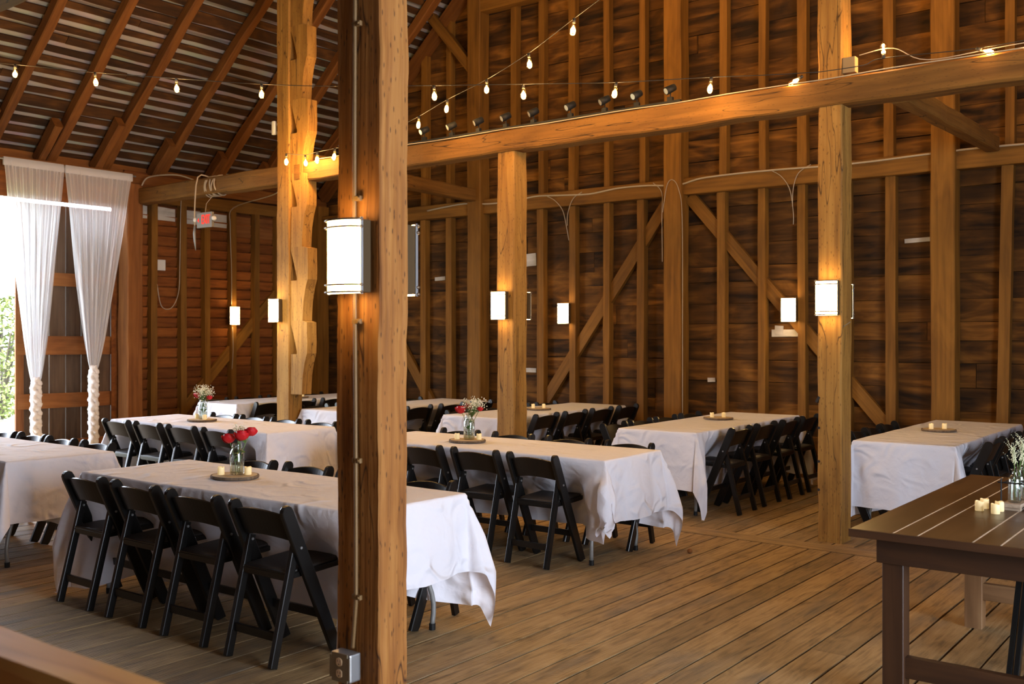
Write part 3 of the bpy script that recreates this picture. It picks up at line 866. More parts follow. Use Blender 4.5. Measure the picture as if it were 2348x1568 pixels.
# ------------------------------------------------------------------ chairs
def make_chair():
    t = empty('folding_chair')
    for sx in (-1, 1):
        # long members: front foot up to the rounded top of the back
        bm = bmesh.new()
        a = Vector((sx * .196, .19, 0)); b = Vector((sx * .196, -.15, .775)); d = (b - a).normalized(); n = Vector((0, d.z, -d.y))
        rings = []
        prof = [(0, .024, .0)] + [(.04, .024, 0), (.70 * (b - a).length / .85, .025, 0)]
        Lr = (b - a).length
        for s, hw in ((0, .031), (.03, .032), (Lr * .5, .035), (Lr - .040, .035), (Lr - .018, .031), (Lr - .006, .021), (Lr, .008)):
            c = a + d * s
            h = .014
            rings.append([c + Vector((-h, 0, 0)) - n * (hw - .004), c + Vector((-h + .004, 0, 0)) - n * hw, c + Vector((h - .004, 0, 0)) - n * hw, c + Vector((h, 0, 0)) - n * (hw - .004),
                          c + Vector((h, 0, 0)) + n * (hw - .004), c + Vector((h - .004, 0, 0)) + n * hw, c + Vector((-h + .004, 0, 0)) + n * hw, c + Vector((-h, 0, 0)) + n * (hw - .004)])
        for r in rings:
            pass
        for v in rings[0]: v.z = max(v.z, 0) if v.z < 0.02 else v.z
        ring_strip(bm, rings)
        obj('leg', bm, M['black'], t)
        # rear members
        bm = bmesh.new(); bar(bm, (sx * .168, -.20, 0.004), (sx * .168, -.055, .59), .028, .042, up=(0, 1, 0), bevel=.005)
        obj('leg', bm, M['black'], t)
        bm = bmesh.new(); tube(bm, [(sx * .150, -.058, .565), (sx * .215, -.058, .565)], .007, 8); obj('rivet', bm, M['steel'], t)
    # curved back panel with arched edges
    bm = bmesh.new(); n = 14; rows = []
    for i in range(n + 1):
        s = -1 + 2 * i / n; x = s * .188
        bow = -.028 * (1 - s * s); arch = .026 * (1 - s * s)
        z0, z1 = .592 + arch * .9, .728 + arch
        def yy(z): return .19 - .34 * (z / .775) + bow
        rows.append([(x, yy(z0) - .008, z0), (x, yy(z0) + .008, z0), (x, yy(z1) + .007, z1 - .004), (x, yy(z1), z1), (x, yy(z1) - .008, z1 - .004)])
    ring_strip(bm, rows); obj('backrest', bm, M['black'], t, False)
    # seat: frame and padded top
    tilt = Matrix.Rotation(R(2.5), 3, 'X')
    bm = bmesh.new()
    outline = [(-.172, -.115), (.172, -.115), (.178, .10), (.178, .225), (.16, .262), (.10, .275), (-.10, .275), (-.16, .262), (-.178, .225), (-.178, .10)]
    rings = [[tilt @ Vector((x * k, (y - .08) * k + .08, 0)) + Vector((0, 0, z)) for x, y in outline] for z, k in ((.415, .98), (.417, 1), (.440, 1), (.442, .98))]
    ring_strip(bm, rings); obj('seat_frame', bm, M['black'], t)
    bm = bmesh.new()
    rings = [[tilt @ Vector((x * k, (y - .08) * k + .08, 0)) + Vector((0, 0, z)) for x, y in outline] for z, k in ((.442, .93), (.451, .93), (.456, .89), (.458, .80))]
    ring_strip(bm, rings); obj('seat', bm, M['vinyl'], t, True)
    bm = bmesh.new(); bar(bm, (-.166, -.100, .425), (.166, -.100, .425), .022, .042, bevel=.003); obj('seat_rail', bm, M['black'], t)
    bm = bmesh.new(); bar(bm, (-.160, -.163, .145), (.160, -.163, .145), .018, .042, bevel=.003); obj('stretcher', bm, M['black'], t)
    bm = bmesh.new(); bar(bm, (-.186, .103, .205), (.186, .103, .205), .018, .042, bevel=.003); obj('stretcher', bm, M['black'], t)
    return t
chair0 = make_chair(); cused = [False]
ORD = ['first', 'second', 'third', 'fourth']
def chair(x, y, rz, label, group):
    if not cused[0]: o = chair0; cused[0] = True
    else: o = copy_tree(chair0)
    o.location = (x, y, 0); o.rotation_euler = (0, 0, rz + R(rnd.uniform(-1.5, 1.5)))
    tag(o, label, 'chair', group)
def row_A(xs, edge, near, what, group):
    """chairs along an X-running table; near: on the camera side"""
    side = 'near' if near else 'far'
    for i, x in enumerate(xs):
        y = edge - .03 if near else edge + .03
        chair(x, y + rnd.uniform(-.01, .01), 0 if near else R(180), 'black folding chair %s from the left, %s side of %s' % (ORD[i], side, what), group)
def row_B(ys, edge, right, what, group):
    side = 'right' if right else 'left'
    names = ['nearest', 'second nearest', 'third nearest', 'farthest']
    for i, y in enumerate(ys):
        x = edge + .03 if right else edge - .03
        chair(x + rnd.uniform(-.01, .01), y, R(90) if right else R(-90), '%s black folding chair, %s side of %s' % (names[i], side, what), group)
D = {k: v[3] for k, v in TABLES.items()}
row_A([-5.64, -5.10, -4.55, -4.00], 3.33, True, D['roses'], 'chairs in the nearest row')
row_A([-5.47, -4.95, -4.43, -3.92], 4.12, False, D['roses'], 'chairs behind the near rose table')
row_A([-8.80, -8.33, -7.84, -7.30], 4.05, False, D['left'], 'chairs behind the left edge table')
row_A([-9.09, -8.56, -8.02, -7.48], 5.60, True, D['mixed'], 'chairs before the left middle table')
row_A([-8.88, -8.39, -7.89, -7.36], 6.38, False, D['mixed'], 'chairs behind the left middle table')
row_A([-5.75, -5.20, -4.67, -4.145], 5.78, True, D['middle'], 'chairs before the middle table')
row_A([-5.74, -5.16, -4.59, -4.02], 6.55, False, D['middle'], 'chairs behind the middle table')
ysd = [8.05, 8.6, 9.15, 9.7]
row_B(ysd, -10.19, True, D['farleft'], 'chairs at the far left table')
row_B(ysd, -10.97, False, D['farleft'], 'chairs at the far left table')
row_B([8.1, 8.68, 9.25, 9.8], -8.21, True, D['farpost'], 'chairs at the far table by the notched timber')
row_B(ysd, -8.99, False, D['farpost'], 'chairs at the far table by the notched timber')
row_B([8.62, 9.16, 9.72, 10.28], -6.34, True, D['far'], 'chairs at the far table behind the middle post')
row_B([8.5, 9.05, 9.6, 10.15], -7.12, False, D['far'], 'chairs at the far table behind the middle post')
row_B([8.43, 9.0, 9.55, 10.1], -4.05, True, D['candle'], 'chairs at the candle table')
row_B([8.12, 8.62, 9.12, 9.68], -4.87, False, D['candle'], 'chairs at the candle table')
row_B([8.55, 9.10, 9.65, 10.2], -1.97, True, D['right'], 'chairs at the far right table')
row_B([8.40, 8.81, 9.23, 9.68], -2.79, False, D['right'], 'chairs at the far right table')
fc_ = tag(empty('folded_chair', (-.80, 5.02, 0)), 'folded black chair leaning under the farm table, one leg in view', 'chair')
ln = Vector((0, .40, .70)).normalized(); nn = Vector((0, ln.z, -ln.y))
for sx in (-1, 1):
    bm = bmesh.new(); bar(bm, Vector((sx * .196, 0, .012)), Vector((sx * .196, 0, .012)) + ln * .79, .026, .046, up=nn, bevel=.004); obj('leg', bm, M['black'], fc_)
    bm = bmesh.new(); bar(bm, Vector((sx * .165, 0, .012)) - nn * .01, Vector((sx * .165, 0, .012)) + ln * .60 - nn * .01, .024, .04, up=nn, bevel=.004); obj('leg', bm, M['black'], fc_)
bm = bmesh.new(); bar(bm, Vector((0, 0, 0)) + ln * .62, ln * .74, .37, .02, up=nn, bevel=.004); obj('backrest', bm, M['black'], fc_)
bm = bmesh.new(); bar(bm, ln * .25, ln * .60, .30, .03, up=nn, bevel=.005); obj('seat', bm, M['vinyl'], fc_)

# ------------------------------------------------------------------ farm table
ft = tag(empty('farm_table', (-1.0, 5.42, 0)), 'dark-stained farm table with plank top in the right foreground', 'table')
fx0, fx1, fy0, fy1 = -.50, .50, -1.06, 1.06
xs = [-.50, -.315, -.215, 0.0, .105, .29, .5]
for a, b in zip(xs, xs[1:]):
    cuts = [fy0, fy1] if a < -.25 else [fy0, fy0 + .60 + (.0 if a < .1 else .3), fy1]
    for c, d in zip(cuts, cuts[1:]):
        timber('table_plank', ((a + b) / 2, c + .001, .742), ((a + b) / 2, d - .001, .742), b - a - .0060, .034, M['tabletop'], ft, seg=1, cham=.0015)
bm = bmesh.new(); box(bm, (0, 0, .7490), (.985, 2.10, .0190)); obj('gap_backing', bm, M['pale_board'], ft)
for yy in (fy0 - .007, fy1 + .007): timber('edge_board', (fx0, yy, .742), (fx1, yy, .742), .012, .034, M['tableleg'], ft, cham=.001)
timber('apron', (fx0 + .09, fy0 + .10, .665), (fx1 - .09, fy0 + .10, .665), .035, .115, M['tableleg'], ft, cham=.002)
timber('apron', (fx0 + .09, fy1 - .10, .665), (fx1 - .09, fy1 - .10, .665), .035, .115, M['tableleg'], ft, cham=.002)
timber('apron', (fx0 + .14, fy0 + .12, .67), (fx0 + .14, fy1 - .12, .67), .03, .09, M['tableleg'], ft)
timber('apron', (fx1 - .14, fy0 + .12, .67), (fx1 - .14, fy1 - .12, .67), .03, .09, M['tableleg'], ft)
for sx in (-1, 1):
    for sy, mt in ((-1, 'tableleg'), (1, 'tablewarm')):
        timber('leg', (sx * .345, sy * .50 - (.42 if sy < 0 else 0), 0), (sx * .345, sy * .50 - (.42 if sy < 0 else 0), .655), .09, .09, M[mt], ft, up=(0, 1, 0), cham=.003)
timber('stretcher', (-.30, -.92, .16), (.30, -.92, .16), .045, .09, M['tableleg'], ft, cham=.002)
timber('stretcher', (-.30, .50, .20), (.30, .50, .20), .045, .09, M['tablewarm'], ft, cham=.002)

# ------------------------------------------------------------------ candles, log slices, flowers
def make_candle():
    bm = bmesh.new(); seg = 22; rings = []
    for r, zz in ((.0185, 0), (.020, .002), (.020, .04), (.0195, .046), (.0165, .047), (.015, .044), (.003, .0435)):
        rings.append([(r * math.cos(6.2832 * k / seg), r * math.sin(6.2832 * k / seg), zz + (.0022 * math.sin(3 * 6.2832 * k / seg + 1) if zz > .035 else 0)) for k in range(seg)])
    ring_strip(bm, rings)
    o = obj('candle', bm, M['candle'], None, True)
    bm = bmesh.new(); lathe(bm, [(.003, .0425), (.0035, .0445), (.002, .0465), (.0008, .0475)], 8)
    obj('flame_tip', bm, M['filcandle'], o, True)
    return o
M['filcandle'] = emit_mat('led_flame', (1, .7, .3), 2.5)
candle0 = make_candle(); kused = [False]
def candle(x, y, z, label):
    if not kused[0]: o = candle0; kused[0] = True
    else: o = copy_tree(candle0)
    o.location = (x, y, z); o.rotation_euler = (0, 0, rnd.uniform(0, 6))
    tag(o, label, 'candle', 'small ivory candles')
def log_slice(x, y, z, r, label, seed):
    rg = random.Random(seed)
    t = tag(empty('log_slice', (x, y, z)), label, 'log slice', 'log slices under the centrepieces')
    seg = 36; so = Vector((seed * 3.3, 1, 2))
    def ring(k, zz): return [(k * r * (1 + .07 * noise.noise(Vector((math.cos(a) * 1.2, math.sin(a) * 1.2, 0)) + so)) * math.cos(a), k * r * .93 * (1 + .07 * noise.noise(Vector((math.cos(a) * 1.2, math.sin(a) * 1.2, 5)) + so)) * math.sin(a), zz)
                             for a in (6.2832 * i / seg for i in range(seg))]
    bm = bmesh.new(); ring_strip(bm, [ring(.94, .0), ring(.94, .0175)]); obj('wood_face', bm, M['slice'], t)
    bm = bmesh.new(); ring_strip(bm, [ring(.93, .001), ring(1.0, .001), ring(1.02, .009), ring(1.0, .017), ring(.93, .0165)], caps=False); obj('bark', bm, M['bark'], t)
def jar(x, y, z, label, h=.165):
    t = tag(empty('glass_jar', (x, y, z)), label, 'jar', 'glass jars of flowers')
    k = h / .165
    bm = bmesh.new()
    prof = [(.001, .002), (.033, .0), (.037, .006), (.0375, .06), (.0375, .108), (.034, .122), (.027, .133), (.0245, .140), (.0265, .143), (.0265, .150), (.0245, .152), (.026, .157), (.0245, .165), (.0225, .165), (.0225, .138), (.032, .119), (.035, .105), (.035, .01), (.001, .007)]
    lathe(bm, [(r * k, zz * k) for r, zz in prof], 26)
    obj('glass_body', bm, M['glass'], t, True)
    bm = bmesh.new(); lathe(bm, [(.001, .008 * k), (.034 * k, .008 * k), (.034 * k, .065 * k), (.001, .065 * k)], 20)
    obj('water', bm, M['glass'], t, True)
def petal(bm, c, a, tilt, w, h, curl):
    rows = []
    ux = Vector((math.cos(a), math.sin(a), 0)); uy = Vector((-math.sin(a), math.cos(a), 0))
    for i in range(6):
        s = i / 5; out = .004 + w * .45 * s ** .7 * tilt + curl * max(0, s - .7) * 3 * w * .3
        zz = h * s - curl * max(0, s - .75) * h * .8
        ww = w * (.35 + .75 * math.sin(min(1, s * 1.05) * 2.2)) * .5
        rows.append([bm.verts.new(Vector(c) + ux * (out - abs(q) * abs(q) * w * .38) + uy * (q * ww) + Vector((0, 0, zz - abs(q) ** 3 * h * .14))) for q in (-1, -.6, -.2, .2, .6, 1)])
    for r0, r1 in zip(rows, rows[1:]):
        for i in range(5): bm.faces.new((r0[i], r0[i + 1], r1[i + 1], r1[i]))
def rose(x, y, z, dx, dy, H, label, size=1.0, seed=0, leaves=2):
    """x,y,z: foot of the stem in the jar"""
    t = tag(empty('rose', (x, y, z)), label, 'rose', 'red roses')
    rg = random.Random(seed)
    top = Vector((dx, dy, H))
    path = smooth_path([(0, 0, .01), (dx * .25, dy * .25, H * .5), tuple(top)], 6)
    bm = bmesh.new(); tube(bm, path, .0022, 6); obj('stem', bm, M['stem'], t, True)
    bm = bmesh.new()
    for ring_n, (cnt, rr, el0, el1, fl) in enumerate([(2, .007, -40, 75, 0), (3, .012, -50, 62, .05), (4, .0165, -60, 50, .10), (5, .021, -70, 38, .22), (5, .0245, -80, 18, .34)]):
        for k in range(cnt):
            a0 = k * 6.2832 / cnt + ring_n * .9 + rg.uniform(-.2, .2); span = 6.2832 / cnt * .78; rows = []
            for i in range(6):
                f = i / 5; el = R(el0 + (el1 - el0) * f)
                row = []
                for q in range(6):
                    g_ = q / 5 * 2 - 1
                    rad = rr * size * (1 + fl * f * f + .10 * g_) 
                    el2 = el - abs(g_) ** 2.5 * .35 * f
                    row.append(bm.verts.new(top + Vector((0, 0, .010 * size)) + Vector((math.cos(a0 + g_ * span) * math.cos(el2) * rad, math.sin(a0 + g_ * span) * math.cos(el2) * rad, math.sin(el2) * rad * 1.05 - .002 * ring_n * size))))
                rows.append(row)
            for r0, r1 in zip(rows, rows[1:]):
                for i in range(5): bm.faces.new((r0[i], r0[i + 1], r1[i + 1], r1[i]))
    bm2 = bm; obj('bloom', bm2, M['red'], t, True)
    for k in range(leaves):
        f = .35 + .3 * k; p = Vector(path[int(f * (len(path) - 1))]); a = rg.uniform(0, 6.28)
        bm = bmesh.new(); d = Vector((math.cos(a) * .6, math.sin(a) * .6, .5 - k * .6)).normalized(); sd = d.cross(Vector((0, 0, 1))).normalized()
        up = sd.cross(d)
        L_ = .045; vs = []
        outl = [(0, 0), (.25, .35), (.55, .42), (.85, .2), (1, 0), (.85, -.2), (.55, -.42), (.25, -.35)]
        mid = [bm.verts.new(p + d * L_ * s) for s in (0, .25, .55, .85, 1)]
        lf = [bm.verts.new(p + d * L_ * s + sd * L_ * w + up * .006) for s, w in outl[1:4]]
        rt = [bm.verts.new(p + d * L_ * s + sd * L_ * -w + up * .006) for s, w in outl[1:4]]
        for sidev in (lf, rt):
            bm.faces.new((mid[0], mid[1], sidev[0])); bm.faces.new((mid[1], mid[2], sidev[1], sidev[0])); bm.faces.new((mid[2], mid[3], sidev[2], sidev[1])); bm.faces.new((mid[3], mid[4], sidev[2]))
        obj('leaf', bm, M['leaf'], t)
def breath(x, y, z, cx, cy, H, n, spread, label, seed):
    t = tag(empty('blossom_spray', (x, y, z)), label, 'blossom', 'sprays of tiny white blossom')
    rg = random.Random(seed)
    st = bmesh.new(); fl = bmesh.new()
    for k in range(n):
        p = Vector((cx + rg.gauss(0, spread), cy + rg.gauss(0, spread), H + rg.gauss(0, spread * .65)))
        if k % 3 == 0:
            tube(st, smooth_path([(0, 0, .06), (cx * .4, cy * .4, H * .62), tuple(p)], 3), .0009, 3)
        bmesh.ops.create_icosphere(fl, subdivisions=1, radius=rg.uniform(.0030, .0052), matrix=Matrix.Translation(p))
    tag(obj('stems', st, M['stem'], t), kind='stuff'); tag(obj('blossoms', fl, M['cream'], t), kind='stuff')
ZT = .7535
Z2 = ZT + .0175
# near rose table
log_slice(-4.94, 3.72, ZT, .145, 'log slice under the jar of three red roses on the near table', 1)
jar(-4.94, 3.735, Z2, 'clear glass jar with three red roses on the near table', .185)
rose(-4.945, 3.73, Z2, -.045, -.02, .215, 'left red rose of the three in the near jar', 1.25, 1)
rose(-4.935, 3.735, Z2, .035, .0, .235, 'front right red rose of the three in the near jar', 1.35, 2, 3)
rose(-4.935, 3.745, Z2, .055, .045, .255, 'rear right red rose of the three in the near jar', 1.15, 3, 1)
breath(-4.94, 3.74, Z2, -.03, .03, .268, 70, .016, 'sparse spray of tiny cream blossom behind the three roses', 1)
candle(-5.00, 3.665, Z2, 'ivory candle left of the jar of three roses')
candle(-4.875, 3.765, Z2, 'ivory candle right of the jar of three roses')
# left middle table
log_slice(-8.45, 5.97, ZT, .145, 'log slice under the blossom jar on the left middle table', 2)
jar(-8.45, 5.98, Z2, 'glass jar of white blossom and one red rose on the left middle table', .19)
rose(-8.45, 5.98, Z2, -.075, -.01, .235, 'red rose leaning left out of the blossom jar on the left middle table', 1.2, 5)
rose(-8.44, 5.98, Z2, .055, .03, .215, 'red rose half hidden by blossom on the left middle table', .9, 6)
breath(-8.45, 5.98, Z2, .01, .01, .275, 420, .040, 'dense cloud of white blossom on the left middle table', 2)
candle(-8.385, 5.955, Z2, 'ivory candle right of the blossom jar on the left middle table')
candle(-8.535, 5.975, Z2, 'ivory candle half hidden left of the blossom jar')
# middle table
log_slice(-5.14, 6.10, ZT, .15, 'log slice under the flower jar on the middle table', 3)
jar(-5.14, 6.12, Z2, 'tall glass jar with red roses and blossom on the middle table', .20)
rose(-5.14, 6.12, Z2, -.075, -.02, .235, 'large red rose at the left of the middle table jar', 1.35, 8)
rose(-5.14, 6.12, Z2, -.03, .03, .262, 'red rose above and behind the large one on the middle table', 1.1, 9)
rose(-5.13, 6.12, Z2, .085, .02, .245, 'small orange-red rose at the right of the middle table jar', .8, 10)
breath(-5.14, 6.12, Z2, .04, .02, .275, 330, .040, 'airy spray of white blossom reaching right over the middle table', 3)
candle(-5.215, 6.06, Z2, 'ivory candle left of the flower jar on the middle table')
candle(-5.055, 6.14, Z2, 'ivory candle right of the flower jar on the middle table')
for (cx, cy, dx, nm, sd) in ((-6.70, 9.20, .0, 'the far table behind the middle post', 4), (-4.52, 9.28, .0, 'the far table left of the peg-hole post', 5), (-2.42, 9.32, .0, 'the far right table', 6), (-10.58, 9.0, 0, 'the far left table by the siding', 7)):
    log_slice(cx, cy, ZT, .145, 'bare log slice with two candles on ' + nm, sd)
    candle(cx - .05, cy - .035, Z2, 'left ivory candle of the pair on ' + nm)
    candle(cx + .04, cy + .045, Z2, 'right ivory candle of the pair on ' + nm)
log_slice(-8.42, 3.70, ZT, .13, 'log slice at the very left edge of the picture', 9)

# farm table centrepiece
TZ = .7595
rk = tag(empty('bottle_rack', (-1.03, 5.42, TZ), R(-2)), 'rustic wooden board with a black wire frame holding the small bottles', 'rack')
timber('base_board', (0, -.165, .024), (0, .165, .024), .085, .018, M['rackwood'], rk, seg=8, wav=.003)
for sy in (-1, 1): timber('foot', (-.04, sy * .14, .0075), (.04, sy * .14, .0075), .03, .015, M['rackwood'], rk)
bm = bmesh.new()
for zz in (.130,):
    for sx in (-1, 1): tube(bm, [(sx * .036, -.15, zz), (sx * .036, .15, zz)], .003, 6)
    for yy in (-.15, -.05, .05, .15): tube(bm, [(-.036, yy, zz), (.036, yy, zz)], .003, 6)
for yy in (-.15, .15):
    tube(bm, [(-.045 if yy < 0 else .045, yy, .03), (-.045 if yy < 0 else .045, yy, .15)], .0035, 6)
    tube(bm, [(-.06, yy, .13), (.06, yy, .13)], .0035, 6)
obj('wire_frame', bm, M['blackmetal'], rk)
for k, yy in enumerate((-.10, 0.0, .10)):
    t = tag(empty('glass_bottle', (-1.03, 5.42 + yy, TZ + .0335)), ['small glass bottle nearest the camera in the rack', 'middle small glass bottle of the three in the rack', 'furthest small glass bottle in the rack'][k], 'bottle', 'bottles in the rack')
    bm = bmesh.new(); lathe(bm, [(.001, .002), (.027, 0), (.030, .005), (.030, .105), (.027, .118), (.016, .132), (.013, .140), (.013, .152), (.019, .156), (.019, .160), (.012, .160), (.011, .138), (.024, .117), (.0275, .104), (.0275, .008), (.001, .006)], 24)
    obj('glass_body', bm, M['glass'], t, True)
    rg = random.Random(40 + k)
    for q in range(3 if k == 1 else 2):
        dx = rg.uniform(-.07, .05); dy = rg.uniform(-.05, .05); H = rg.uniform(.24, .30)
        s = tag(empty('dried_sprig', (-1.03, 5.42 + yy, TZ + .04)), ['pale dried sprig leaning from the %s bottle' % ['near', 'middle', 'far'][k], 'upright pale dried sprig in the %s bottle' % ['near', 'middle', 'far'][k], 'third dried sprig in the middle bottle'][q], 'sprig', 'dried sprigs')
        pth = smooth_path([(0, 0, 0), (dx * .15, dy * .15, .14), (dx * .6, dy * .6, H * .8), (dx * 1.15, dy, H)], 5)
        bm = bmesh.new(); tube(bm, pth, .0013, 5); obj('stem', bm, M['stem'], s)
        bm = bmesh.new()
        for i in range(8, len(pth)):
            for w in range(3):
                p = pth[i] + Vector((rg.gauss(0, .004), rg.gauss(0, .004), rg.gauss(0, .005)))
                bmesh.ops.create_icosphere(bm, subdivisions=1, radius=rg.uniform(.0018, .0034), matrix=Matrix.Translation(p) @ Matrix.Diagonal((1, 1, 1.8, 1)))
        for br in range(5):
            i = rg.randint(8, len(pth) - 2); a = rg.uniform(0, 6.28); b0 = pth[i]
            for w in range(9):
                p = b0 + Vector((math.cos(a), math.sin(a), 1.1)) * (.006 * w) + Vector((rg.gauss(0, .0025), rg.gauss(0, .0025), 0))
                bmesh.ops.create_icosphere(bm, subdivisions=1, radius=rg.uniform(.0016, .003), matrix=Matrix.Translation(p))
        tag(obj('seed_heads', bm, M['sprig'], s), kind='stuff')
for x, y, lb in ((-1.155, 5.17, 'front left ivory candle before the bottle rack'), (-1.150, 5.25, 'rear left ivory candle before the bottle rack'),
                 (-1.075, 5.125, 'front ivory candle nearest the table joint'), (-1.075, 5.21, 'ivory candle touching the end of the bottle rack'),
                 (-.955, 5.60, 'ivory candle behind the bottle rack at the picture edge'), (-.93, 5.52, 'ivory candle right of the bottle rack at the picture edge')):
    candle(x, y, TZ, lb)

# ------------------------------------------------------------------ string lights
def make_bulb():
    bm = bmesh.new(); lathe(bm, [(.010, -.030), (.013, -.036), (.021, -.062), (.027, -.090), (.028, -.105), (.023, -.120), (.012, -.130), (.002, -.133)], 16)
    b = obj('bulb', bm, M['bulbglass'], None, True)
    bm = bmesh.new(); tube(bm, [(0, 0, 0), (0, 0, -.036)], [.012, .013], 10); obj('socket', bm, M['wire'], b, True)
    bm = bmesh.new(); tube(bm, [(0, 0, -.052), (0, 0, -.066), (0, 0, -.092), (0, 0, -.110)], [.003, .0085, .0085, .003], 8); obj('filament', bm, M['filament'], b, True)
    return b
bulb0 = make_bulb(); bused = [False]
BL = bpy.data.lights.new('bulb_light', 'POINT'); BL.energy = BULB_W; BL.color = BULB_COL; BL.shadow_soft_size = .03
def string(pts, bulbs, label, sag=.0, tilt=None, droop=True):
    """pts: wire vertices, bulbs: list of (x,y,z) socket points on it"""
    o0 = Vector(pts[0])
    t = tag(empty('string_light', o0), label, 'string light')
    bm = bmesh.new(); tube(bm, [Vector(p) - o0 for p in smooth_path(pts, 5)], .0035, 5); obj('wire', bm, M['wire'], t, True)
    for i, p in enumerate(bulbs):
        if not bused[0]: b = bulb0; bused[0] = True
        else: b = copy_tree(bulb0)
        b.parent = t; b.location = Vector(p) - o0
        if tilt: b.rotation_euler = tilt[i % len(tilt)]
        else: b.rotation_euler = (R(rnd.uniform(-6, 6)), R(rnd.uniform(-8, 8)), 0)
        l = bpy.data.objects.new('bulb_light', BL); l.parent = b; l.location = (0, 0, -.085); COL.objects.link(l)
    return t
def px(x, y, d):
    """a photograph direction at depth d, as a world point"""
    s, c = math.sin(R(37.58)), math.cos(R(37.58)); l = (x - 1174) / 2300 * d
    return Vector((l * c - d * s, l * s + d * c, EYE - (y - 768) / 2300 * d))
b1 = [px(x, y, d) for x, y, d in ((-152, 132, 9.7), (35, 148, 9.55), (218, 166, 9.4), (404, 180, 9.25), (600, 193, 9.05), (790, 198, 8.85), (995, 196, 8.65), (1200, 193, 8.45), (1413, 189, 8.2), (1631, 177, 8.0))]
string([b1[0] + Vector((-.5, 0, .1))] + b1 + [px(1760, 172, 7.8), px(1880, 165, 7.62)], b1, 'long string of filament bulbs crossing from the roof slope to the peg-hole post')
b2 = [px(x, y, d) for x, y, d in ((657, 352, 11.15), (700, 355, 11.3), (727, 348, 11.1), (768, 340, 10.9), (860, 318, 10.7), (961, 266, 10.4), (1026, 228, 9.8), (1116, 182, 9.1), (1212, 122, 8.4), (1317, 42, 7.6), (1440, -50, 6.9), (1590, -165, 6.2), (1760, -300, 5.6))]
string(b2 + [px(1900, -420, 5.2)], b2, 'string of filament bulbs rising from the far left post over the room')
b3 = [Vector((-2.98, 7.60, 3.625)), Vector((-2.36, 7.60, 3.66)), Vector((-1.72, 7.60, 3.62)), Vector((-1.1, 7.6, 3.63)), Vector((-.4, 7.6, 3.63))]
string([px(1880, 165, 7.62)] + [Vector((-2.5, 7.56, 3.62))] + b3[1:], b3, 'string of filament bulbs lying on top of the tie beam at the right',
       tilt=[(0, R(62), 0), (R(20), R(172), 0), (0, R(-65), 0)])
# unseen bulb strings added overhead to brighten the upper back wall
for (y, xa, xb, z_, n, nm) in ((9.6, -6.6, 2.6, 5.95, 9, 'added unseen string of bulbs brightening the back wall, above the picture'), (8.4, -9.8, 2.5, 7.1, 7, 'added unseen string of fill bulbs under the ridge, above the picture')):
    zz = lambda f: z_ - .35 * math.sin(math.pi * f)
    bb = [Vector((xa + (xb - xa) * i / (n - 1), y, zz(i / (n - 1)))) for i in range(n)]
    string(bb, bb, nm)

# ------------------------------------------------------------------ spotlight track on the tie beam
tr = tag(empty('track_rail', (-7.6, 7.61, 3.585)), 'black lighting track lying along the top of the tie beam', 'track')
bm = bmesh.new(); bar(bm, (-.35, 0, 0), (3.55, 0, 0), .035, .022); obj('rail', bm, M['blackmetal'], tr)
def make_spot():
    t = empty('track_spotlight')
    bm = bmesh.new(); box(bm, (0, 0, .018), (.05, .035, .036), None, .003); obj('mount', bm, M['blackmetal'], t)
    bm = bmesh.new(); tube(bm, [(0, 0, .03), (0, 0, .075)], .006, 8); obj('stem', bm, M['blackmetal'], t)
    d = Vector((-.45, -.75, -.45)).normalized(); c = Vector((0, 0, .105))
    bm = bmesh.new(); tube(bm, [c - d * .05, c - d * .045, c - d * .01, c + d * .05], [.020, .030, .033, .035], 14); h = obj('lamp_head', bm, M['blackmetal'], t, True)
    bm = bmesh.new(); tube(bm, [c + d * .0505, c + d * .053], .026, 14); obj('lens', bm, M['steel'], h)
    return t
spot0 = make_spot()
for i, x in enumerate((-7.36, -6.99, -6.62, -6.27, -5.93, -5.60, -5.18, -4.81, -4.48, -4.15)):
    o = spot0 if i == 0 else copy_tree(spot0)
    o.location = (x, 7.61, 3.594); o.rotation_euler = (0, 0, R(rnd.uniform(-12, 12)))
    tag(o, 'black spotlight on the tie beam track, number %s counted from the near post' % ['one', 'two', 'three', 'four', 'five', 'six', 'seven', 'eight', 'nine', 'ten'][i], 'spotlight', 'spotlights on the track')
def cable(pts, label, r=.005, mat='cable', name='cable', n=6, cat='cable'):
    o0 = Vector(pts[0]); bm = bmesh.new(); tube(bm, [p - o0 for p in smooth_path(pts, n)], r, 6)
    o = obj(name, bm, M[mat], None, True); o.location = o0
    return tag(o, label, cat)
cable([(x, 7.588, 3.572 + .004 * math.sin(x * 5)) for x in [-8.6 + .45 * i for i in range(17)]], 'thin pale cable stapled along the upper edge of the tie beam', .005)
yc = YB - .182
cable([(-9.9, yc, GZ + .02)] + [(-9.6 + .42 * i, yc, GZ + .045 + .022 * math.sin(i * 1.9)) for i in range(10)] + [(-5.5 + .5 * i, yc - .0, GZ + .075 + .012 * math.sin(i * 1.3)) for i in range(14)],
      'bundle of white cables running along the back wall girt', .011)
cable([(-7.75, yc, GZ + .05), (-7.62, yc, GZ - .02), (-7.50, yc, GZ - .16), (-7.44, yc, GZ - .38), (-7.43, yc + .04, GZ - .55)], 'white cable dropping from the girt to the left back wall sconce, left strand', .0045)
cable([(-7.20, yc, GZ + .06), (-7.34, yc, GZ - .02), (-7.42, yc, GZ - .2), (-7.43, yc, GZ - .36)], 'short white cable curving back up right of the left back wall sconce drop', .0045)
cable([(-6.15, yc, GZ + .08), (-6.03, yc, GZ - .05), (-5.99, YB - .25, GZ - .35), (-5.985, YB - .25, GZ - .9)], 'white cable curving down the left edge of the wide wall post', .0045)
